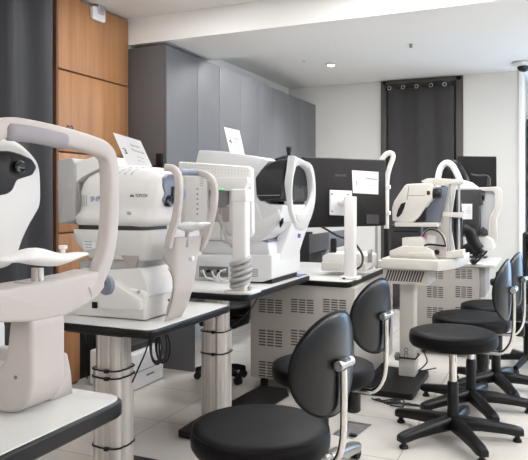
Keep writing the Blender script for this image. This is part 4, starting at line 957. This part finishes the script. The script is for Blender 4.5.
# ================================================================== grey desk behind the ring, far wall
gd = thing('grey_desk', 'grey desk with angled drawer front seen past the scanner ring against the back wall', 'desk', (-2.1, 5.6, 0))
Yd = 5.2
xa, xb = hY(309, 240, Yd).x, hY(329, 240, Yd).x
b = MB(); b.prism(PY([(309, 234.5), (329, 232), (329, 249), (309, 254)], Yd), (0, 0.5, 0)); b.build('drawer', 'greydesk', gd, bevel=0.004)
b = MB(); b.box(hY(307, 240, Yd).x, hY(319, 240, Yd).x, Yd + 0.06, Yd + 0.5, 0.0, hY(310, 252, Yd).z); b.build('pedestal', 'greyside', gd, bevel=0.003)
b = MB(); b.box(-2.40, hY(309, 240, Yd).x - 0.01, Yd + 0.1, Yd + 0.12, 0, 1.02); b.build('side_panel', 'darkcase', gd)
b = MB(); b.box(hY(322, 240, Yd).x, hY(324, 240, Yd).x, Yd + 0.1, Yd + 0.14, 0, hY(322, 252, Yd).z + 0.02); b.build('leg', 'palegrey', gd)

# ================================================================== printer under table 2
prn = thing('laser_printer', 'white laser printer with dark top standing on the floor behind the aluminium column', 'printer', (-2.76, 3.8, 0))
XA, XB, YA, YB, PH = -2.95, -2.575, 3.60, 3.97, 0.245
b = MB(); b.prism(rnd([(XA, YA, 0.004), (XB, YA, 0.004), (XB, YB, 0.004), (XA, YB, 0.004)], 0.015), (0, 0, PH)); bd_ = b.build('casing', 'cool', prn, bevel=0.012)
b = MB(); b.box(XA + 0.06, XB - 0.06, YA + 0.05, YB - 0.08, PH + 0.003, PH + 0.05); b.build('output_tray', 'darkcase', prn, bevel=0.008)
b = MB(); b.box(XB - 0.001, XB + 0.002, YA + 0.01, YB - 0.01, 0.118, 0.123); b.build('tray_seam', 'midgrey', bd_)
b = MB(); b.box(XB - 0.001, XB + 0.004, YA + 0.15, YA + 0.24, 0.070, 0.082); b.build('tray_grip', 'midgrey', bd_, bevel=0.001)

# ================================================================== STOOLS
def arcdisc(R, T, half, zc, hz, off=0.0, nr=9, na=48):
    """curved, rounded back shell wrapped round the seat axis"""
    def pt(rho, th, side):
        u = rho * math.copysign(abs(math.cos(th)) ** 1.0, math.cos(th)); v = rho * math.copysign(abs(math.sin(th)) ** 1.0, math.sin(th))
        tt = T * math.sqrt(max(0, 1 - rho ** 5)); r = R + side * tt * 0.5
        phi = half * u; z = zc + hz * v
        return Vector((off + r * math.cos(phi), r * math.sin(phi), z))
    b = MB(); vs = []; fs = []
    rhos = [1.0 - (1 - k / nr) ** 2 * 1 for k in range(nr + 1)]
    for side in (1, -1):
        for k in range(1, nr + 1):
            for j in range(na): vs.append(pt(rhos[k], 2 * PI * j / na, side))
        vs.append(pt(0, 0, side))
    blk = nr * na + 1
    for s in (0, 1):
        o = s * blk
        for k in range(nr - 1):
            for j in range(na): fs.append((o + k * na + j, o + k * na + (j + 1) % na, o + (k + 1) * na + (j + 1) % na, o + (k + 1) * na + j))
        for j in range(na): fs.append((o + blk - 1, o + j, o + (j + 1) % na))
    b.add(vs, fs); rim = [pt(1.0, 2 * PI * j / na, 1) for j in range(na)]
    return b, rim
def make_stool(label, casters):
    t = thing('stool', label, 'stool', (0, 0, 0), 'round black stools with curved backs')
    zs = 0.55; R = 0.235
    b = MB(); b.lathe([(0.001, zs), (0.12, zs - 0.001), (R - 0.035, zs - 0.005), (R - 0.012, zs - 0.013), (R - 0.002, zs - 0.026), (R, zs - 0.045), (R - 0.002, zs - 0.07), (R - 0.012, zs - 0.085), (R - 0.04, zs - 0.09), (0.001, zs - 0.09)], (0, 0, 0), 64)
    seat = b.build('seat', 'leather', t, smooth=60)
    b = MB(); ring = [((R - 0.006) * math.cos(a), (R - 0.006) * math.sin(a), zs - 0.019) for a in [2 * PI * k / 64 for k in range(64)]]; b.tube(ring, 0.0028, 6, closed=True); b.build('piping', 'leather', seat)
    b = MB(); b.lathe([(0.05, 0.458), (0.05, 0.43), (0.034, 0.42)], (0, 0, 0), 20); b.build('seat_hub', 'black', t)
    b = MB(); b.box(-0.04, 0.25, -0.03, 0.03, 0.44, 0.452); b.build('bracket', 'palegrey' if not casters else 'steel', t, bevel=0.002)
    b = MB(); b.lathe([(0.031, 0.44), (0.033, 0.425), (0.033, 0.35), (0.027, 0.343)], (0.155, 0, 0), 18); b.build('tension_knob', 'black', t)
    path = [(0.14, 0, 0.448), (0.21, 0, 0.444), (0.26, 0, 0.455), (0.295, 0, 0.50), (0.309, 0, 0.56), (0.312, 0, 0.65), (0.311, 0, 0.785)]
    b = MB(); b.tube(smoothpath(path, 6), (0.0135, 0.0105), 14, up=(0, 1, 0)); b.build('back_post', 'chrome', t, smooth=180)
    b = MB(); b.box(0.275, 0.328, -0.035, 0.035, 0.768, 0.806)
    jn = b.build('back_joint', 'gloss', t, bevel=0.015, seg=4)
    b = MB(); b.cyl((0.314, -0.044, 0.788), (0.314, 0.044, 0.788), 0.0155, 16); b.build('joint_pin', 'steel', jn)
    b, rim = arcdisc(0.45, 0.032, math.radians(26), 0.785, 0.158, 0.282 - 0.45)
    sh = b.build('backrest', 'shell', t, smooth=180)
    b = MB(); b.tube([Vector(p) for p in rim], 0.005, 8, closed=True); b.build('piping', 'leather', sh)
    if casters:
        lm, fm = 'steel', 'rubber'
        b = MB(); b.cyl((0, 0, 0.13), (0, 0, 0.43), 0.028, 18); b.build('gas_lift', 'black', t)
        b = MB(); b.lathe([(0.045, 0.07), (0.055, 0.09), (0.045, 0.13), (0.032, 0.14)], (0, 0, 0), 20); b.build('base_hub', 'steel', t)
    else:
        b = MB(); b.cyl((0, 0, 0.20), (0, 0, 0.43), 0.021, 18); b.build('gas_lift', 'chrome', t)
        b = MB(); b.lathe([(0.031, 0.10), (0.030, 0.30), (0.024, 0.31)], (0, 0, 0), 20); b.build('lift_sleeve', 'black', t)
        b = MB(); b.lathe([(0.05, 0.055), (0.062, 0.07), (0.06, 0.105), (0.036, 0.12)], (0, 0, 0), 24); b.build('base_hub', 'black', t)
    for k in range(5):
        a = math.radians(18 + 72 * k); d = Vector((math.cos(a), math.sin(a), 0)); s = Vector((-d.y, d.x, 0)); Rr = 0.335
        def sec(r, z, w, h): return [d * r + s * x + Vector((0, 0, z + y)) for x, y in ((-w, -h), (w, -h), (w * 1.0, h * 0.4), (w * 0.6, h), (-w * 0.6, h), (-w, h * 0.4))]
        b = MB(); b.loft([sec(0.03, 0.088, 0.036, 0.034), sec(0.15, 0.082, 0.034, 0.029), sec(0.27, 0.068, 0.031, 0.024), sec(0.33, 0.059, 0.031, 0.024), sec(0.366, 0.054, 0.022, 0.019)])
        leg = b.build('leg', 'steel' if casters else 'black', t, bevel=0.005)
        c = d * Rr
        b = MB()
        if casters:
            for sg in (-1, 1): b.cyl(c + s * (0.006 * sg) + Vector((0, 0, 0.026)), c + s * (0.022 * sg) + Vector((0, 0, 0.026)), 0.026, 18)
            b.build('caster', 'rubber', leg)
        else:
            b.lathe([(0.014, 0.045), (0.013, 0.02), (0.022, 0.012), (0.024, 0.0), (0.002, 0.0)], c, 16); b.build('glide', 'rubber', leg)
    return t
def copytree(o, parent=None):
    c = o.copy(); col.objects.link(c)
    if parent is not None: c.parent = parent
    for ch in list(o.children): copytree(ch, c)
    return c
s1 = make_stool('nearest black round stool with curved back, cut by the bottom edge', True)
def raise_seat(t, dz):
    for ch in t.children:
        if ch.name.split('.')[0] in ('seat', 'seat_hub', 'bracket', 'tension_knob', 'back_post', 'back_joint', 'backrest', 'gas_lift'): ch.location.z += dz
s1.location = (-0.887, 1.955, 0.0); s1.rotation_euler.z = math.radians(-10)
s2 = copytree(s1); s2.location = (-0.955, 2.80, 0.0); s2.rotation_euler.z = math.radians(-10); raise_seat(s2, 0.012)
s2['label'] = 'second black round stool with casters, behind the nearest one beside the vented cabinet'
s3 = make_stool('nearest black round stool of the right row, its whole star base showing', False)
s3.location = (-0.485, 3.62, 0); s3.rotation_euler.z = math.radians(-4)
s4 = copytree(s3); s4.location = (-0.45, 4.17, 0); s4.rotation_euler.z = math.radians(-8); s4['label'] = 'middle black round stool of the right row, directly behind the nearest glide-footed one'
s5_ = copytree(s3); s5_.location = (-0.34, 4.68, 0); s5_.rotation_euler.z = math.radians(-12); s5_['label'] = 'rearmost black round stool of the right row, partly cut by the right edge'

raise_seat(s3, 0.042); raise_seat(s4, 0.04); raise_seat(s5_, 0.04); raise_seat(s1, 0.008)
# operator's chair behind the scanner table
oc = thing('operator_chair', 'black operator chair half hidden behind the aluminium column and the vented cabinet', 'chair', (-2.17, 4.10, 0))
b = MB(); b.lathe([(0.001, 0.56), (0.20, 0.555), (0.225, 0.53), (0.225, 0.50), (0.20, 0.485), (0.001, 0.48)], (-2.17, 4.1, 0), 40); b.build('seat', 'leather', oc, smooth=60)
b = MB(); b.prism(rrect(-2.29, -2.0, 3.97, 4.23, 0.40, 0.03), (0, 0, 0.075)); b.build('mechanism', 'black', oc, bevel=0.01)
b = MB(); b.cyl((-2.17, 4.1, 0.08), (-2.17, 4.1, 0.42), 0.028); b.build('gas_lift', 'black', oc)
for k in range(5):
    a = math.radians(-20 + 72 * k); d = Vector((math.cos(a), math.sin(a), 0)); s = Vector((-d.y, d.x, 0)); o3 = Vector((-2.17, 4.1, 0))
    def sec(r, z, w, h): return [o3 + d * r + s * x + Vector((0, 0, z + y)) for x, y in ((-w, -h), (w, -h), (w * 0.6, h), (-w * 0.6, h))]
    b = MB(); b.loft([sec(0.0, 0.09, 0.03, 0.026), sec(0.13, 0.08, 0.028, 0.02), sec(0.19, 0.066, 0.024, 0.016)]); lg_ = b.build('leg', 'gloss', oc, bevel=0.005)
    c = o3 + d * 0.175; b = MB(); b.cyl(c + s * -0.02 + Vector((0, 0, 0.026)), c + s * 0.02 + Vector((0, 0, 0.026)), 0.026, 16); b.build('caster', 'rubber', lg_)

# far right: black chair with armrest, and black cabinet
fc_ = thing('black_armchair', 'black office chair with padded armrest at the right edge behind the stool backs', 'chair', (-0.16, 5.35, 0))
ox, oy = -0.16, 5.35
b = MB(); b.prism(rrect(ox - 0.24, ox + 0.24, oy - 0.24, oy + 0.22, 0.42, 0.06), (0, 0, 0.08)); b.build('seat', 'leather', fc_, bevel=0.02)
b = MB(); b.prism(rnd([(ox + 0.24, oy - 0.2, 0.52), (ox + 0.24, oy + 0.2, 0.52), (ox + 0.28, oy + 0.19, 1.0), (ox + 0.28, oy - 0.19, 1.0)], 0.05), (0.05, 0, 0)); b.build('backrest', 'leather', fc_, bevel=0.015)
for sg in (-1, 1):
    b = MB(); y = oy + sg * 0.27; b.prism(rrect(ox - 0.25, ox + 0.14, y - 0.04, y + 0.04, 0.66, 0.03), (0, 0, 0.05)); ar_ = b.build('armrest', 'rubber', fc_, bevel=0.015)
    b = MB(); b.box(ox - 0.02, ox + 0.03, y - 0.02, y + 0.02, 0.46, 0.665); b.build('armrest_post', 'black', ar_)
b = MB(); b.cyl((ox, oy, 0.08), (ox, oy, 0.42), 0.028); b.build('gas_lift', 'black', fc_)
for k in range(5):
    a = math.radians(40 + 72 * k); d = Vector((math.cos(a), math.sin(a), 0)); c0 = Vector((ox, oy, 0.09)); c1 = Vector((ox, oy, 0.06)) + d * 0.3
    b = MB(); b.tube([c0, c1], [0.028, 0.02], 8); lg_ = b.build('leg', 'black', fc_)
    b = MB(); s = Vector((-d.y, d.x, 0)); c = Vector((c1.x, c1.y, 0.026)); b.cyl(c - s * 0.02, c + s * 0.02, 0.026, 14); b.build('caster', 'rubber', lg_)
kb = thing('black_cabinet', 'black open shelf unit at the right edge beyond the stools', 'shelf', (0.1, 6.6, 0))
xk = hY(522.5, 280, 6.5).x; zk = hY(524, 233.5, 6.5).z
b = MB(); b.box(xk, xk + 0.03, 6.5, 6.9, 0, zk); b.build('side_panel', 'black', kb, bevel=0.002)
b = MB(); b.box(xk + 0.5, xk + 0.53, 6.5, 6.9, 0, zk); b.build('side_panel', 'black', kb, bevel=0.002)
for z in (0.06, 0.35, 0.62, zk - 0.03):
    b = MB(); b.box(xk + 0.031, xk + 0.499, 6.5, 6.9, z, z + 0.025); b.build('shelf', 'black', kb, bevel=0.002)
b = MB(); b.box(xk + 0.031, xk + 0.499, 6.88, 6.9, 0.09, zk - 0.035); b.build('back_panel', 'darkcase', kb)

# floor box lid, cables, power strip
fa = [hZ(p, q, 0.003) for p, q in ((353, 439), (371.5, 424.5), (349, 421), (333, 434))]
fb = thing('floor_box', 'square grey metal floor box lid with a small black latch near the stools', 'floor box', (sum(fa, Vector()) / 4) * 1)
b = MB(); zc = [Vector((p.x, p.y, 0.0005)) for p in fa]; b.prism(zc, (0, 0, 0.004)); b.build('lid', 'steel', fb, bevel=0.001)
cq = sum(zc, Vector()) / 4; ins = [cq + (p - cq) * 0.8 + Vector((0, 0, 0.004)) for p in zc]
b = MB(); b.prism(ins, (0, 0, 0.0012)); b.build('lid_inlay', 'midgrey', fb)
q = hZ(353, 436, 0.006); b = MB(); b.prism(rrect(q.x - 0.022, q.x + 0.022, q.y - 0.012, q.y + 0.012, 0.0057, 0.008), (0, 0, 0.012)); b.build('latch', 'black', fb, bevel=0.003)
b = MB(); rs = random.Random(4)
for k in range(7):
    A = hZ(372 + 3 * k, 398 + 1.2 * k, 0.006); B = hZ(400 + 4 * k, 402 + 0.8 * k, 0.006)
    pts = [A] + [A.lerp(B, t_) + Vector((rs.uniform(-.03, .03), rs.uniform(-.05, .05), rs.uniform(0, .012))) for t_ in (0.25, 0.5, 0.75)] + [B]
    b.tube(smoothpath(pts, 5), 0.005, 6)
tag(b.build('cable_tangle', 'bcable'), 'tangle of black cables on the floor in front of the black base plate', 'cable')
b = MB(); b.tube(smoothpath([hY(421, 346, fy + 0.5), hY(427, 360, fy + 0.45), hY(424, 366, fy + 0.42), hZ(419, 371, 0.05), hZ(436, 368, 0.05)], 6), 0.005, 6)
tag(b.build('power_lead', 'bcable'), 'thin black lead trailing from the lifting table column to the floor', 'cable')
q = hY(395.5, 356, fy + 0.2)
b = MB(); b.lathe([(0.012, -0.02), (0.03, -0.012), (0.03, 0.012), (0.012, 0.02)], (cx0 - 0.015, q.y, q.z), 18, 0, (1, 0, 0)); 
kn = b.build('crank_knob', 'midgrey', t6)

# everything standing on a top rests on it exactly
def settle(t, z):
    for ch in t.children_recursive:
        if ch.type == 'MESH':
            for v in ch.data.vertices: v.co.z = max(v.co.z, z + 0.0006 - t.location.z)
settle(i1, t1top); settle(i2, zt2); settle(i3, zt4); settle(mz, zt4); settle(m5, zt5); settle(i5, zt5); settle(i6, zt6); settle(dcs, zt6); settle(i7, zt7); settle(m7, zt7)
# ================================================================== LIGHT
def area(name, loc, rot, sx, sy, power, color=(1, 1, 1), spread=PI):
    L = bpy.data.lights.new(name, 'AREA'); L.shape = 'RECTANGLE'; L.size = sx; L.size_y = sy; L.energy = power; L.color = color; L.spread = spread
    o = bpy.data.objects.new(name, L); col.objects.link(o); o.location = loc; o.rotation_euler = rot; return o
WARM = (0.985, 0.99, 1.0)
for x, y, p in ((-2.2, 3.4, 14), (-0.9, 3.6, 17), (0.5, 3.6, 12), (-1.6, 1.6, 9)):
    area('ceiling_panel_light', (x, y, CZ - 0.01), (0, 0, 0), 0.6, 0.6, p, WARM)
for x, y, p in ((-2.0, 5.5, 22), (-1.2, 5.5, 22), (-0.4, 5.5, 14), (0.8, 5.4, 4), (1.6, 6.2, 3)):
    area('ceiling_panel_light', (x, y, CZ - 0.01), (0, 0, 0), 0.5, 0.5, p, WARM)
# added unseen fill lights at right and behind the camera, brightening the ceiling
area('ceiling_fill', (2.3, 4.0, 1.9), (0, math.radians(180 + 25), 0), 0.25, 7.0, 280, WARM)
area('ceiling_fill', (-1.0, -2.6, 2.0), (math.radians(180 - 20), 0, 0), 4.0, 0.25, 70, WARM)
# recessed downlight seen beyond the beam
L = bpy.data.lights.new('downlight_beam', 'SPOT'); L.energy = 70; L.spot_size = math.radians(110); L.spot_blend = 0.8; L.shadow_soft_size = 0.04; L.color = WARM
o = bpy.data.objects.new('downlight_beam', L); col.objects.link(o); q = ceil_hit(331, 64); o.location = (q.x, q.y, CZ - 0.03)
area('glass_door_daylight', (1.5, 8.40, 1.25), (math.radians(-90), 0, 0), 2.3, 2.0, 60, (0.30, 0.60, 1.0))
area('window_daylight', (3.09, 2.1, 1.55), (0, math.radians(90), 0), 1.6, 4.8, 14, (0.62, 0.78, 1.0))
w = bpy.data.worlds.new('world'); scene.world = w; w.use_nodes = True
bg = w.node_tree.nodes['Background']; bg.inputs['Color'].default_value = (0.75, 0.85, 1, 1); bg.inputs['Strength'].default_value = 0.6

cam = bpy.data.cameras.new('camera'); cam.sensor_width = 36; cam.sensor_fit = 'HORIZONTAL'; cam.lens = F / 528 * 36
cam.shift_y = -30.0 / 528; cam.clip_start = 0.02
co = bpy.data.objects.new('camera', cam); col.objects.link(co); co.location = CAM; co.rotation_euler = (PI / 2, 0, YAW); scene.camera = co
scene.view_settings.view_transform = 'Standard'; scene.view_settings.look = 'None'
scene.view_settings.gamma = 1; scene.view_settings.use_curve_mapping = False; scene.view_settings.exposure = 0.0
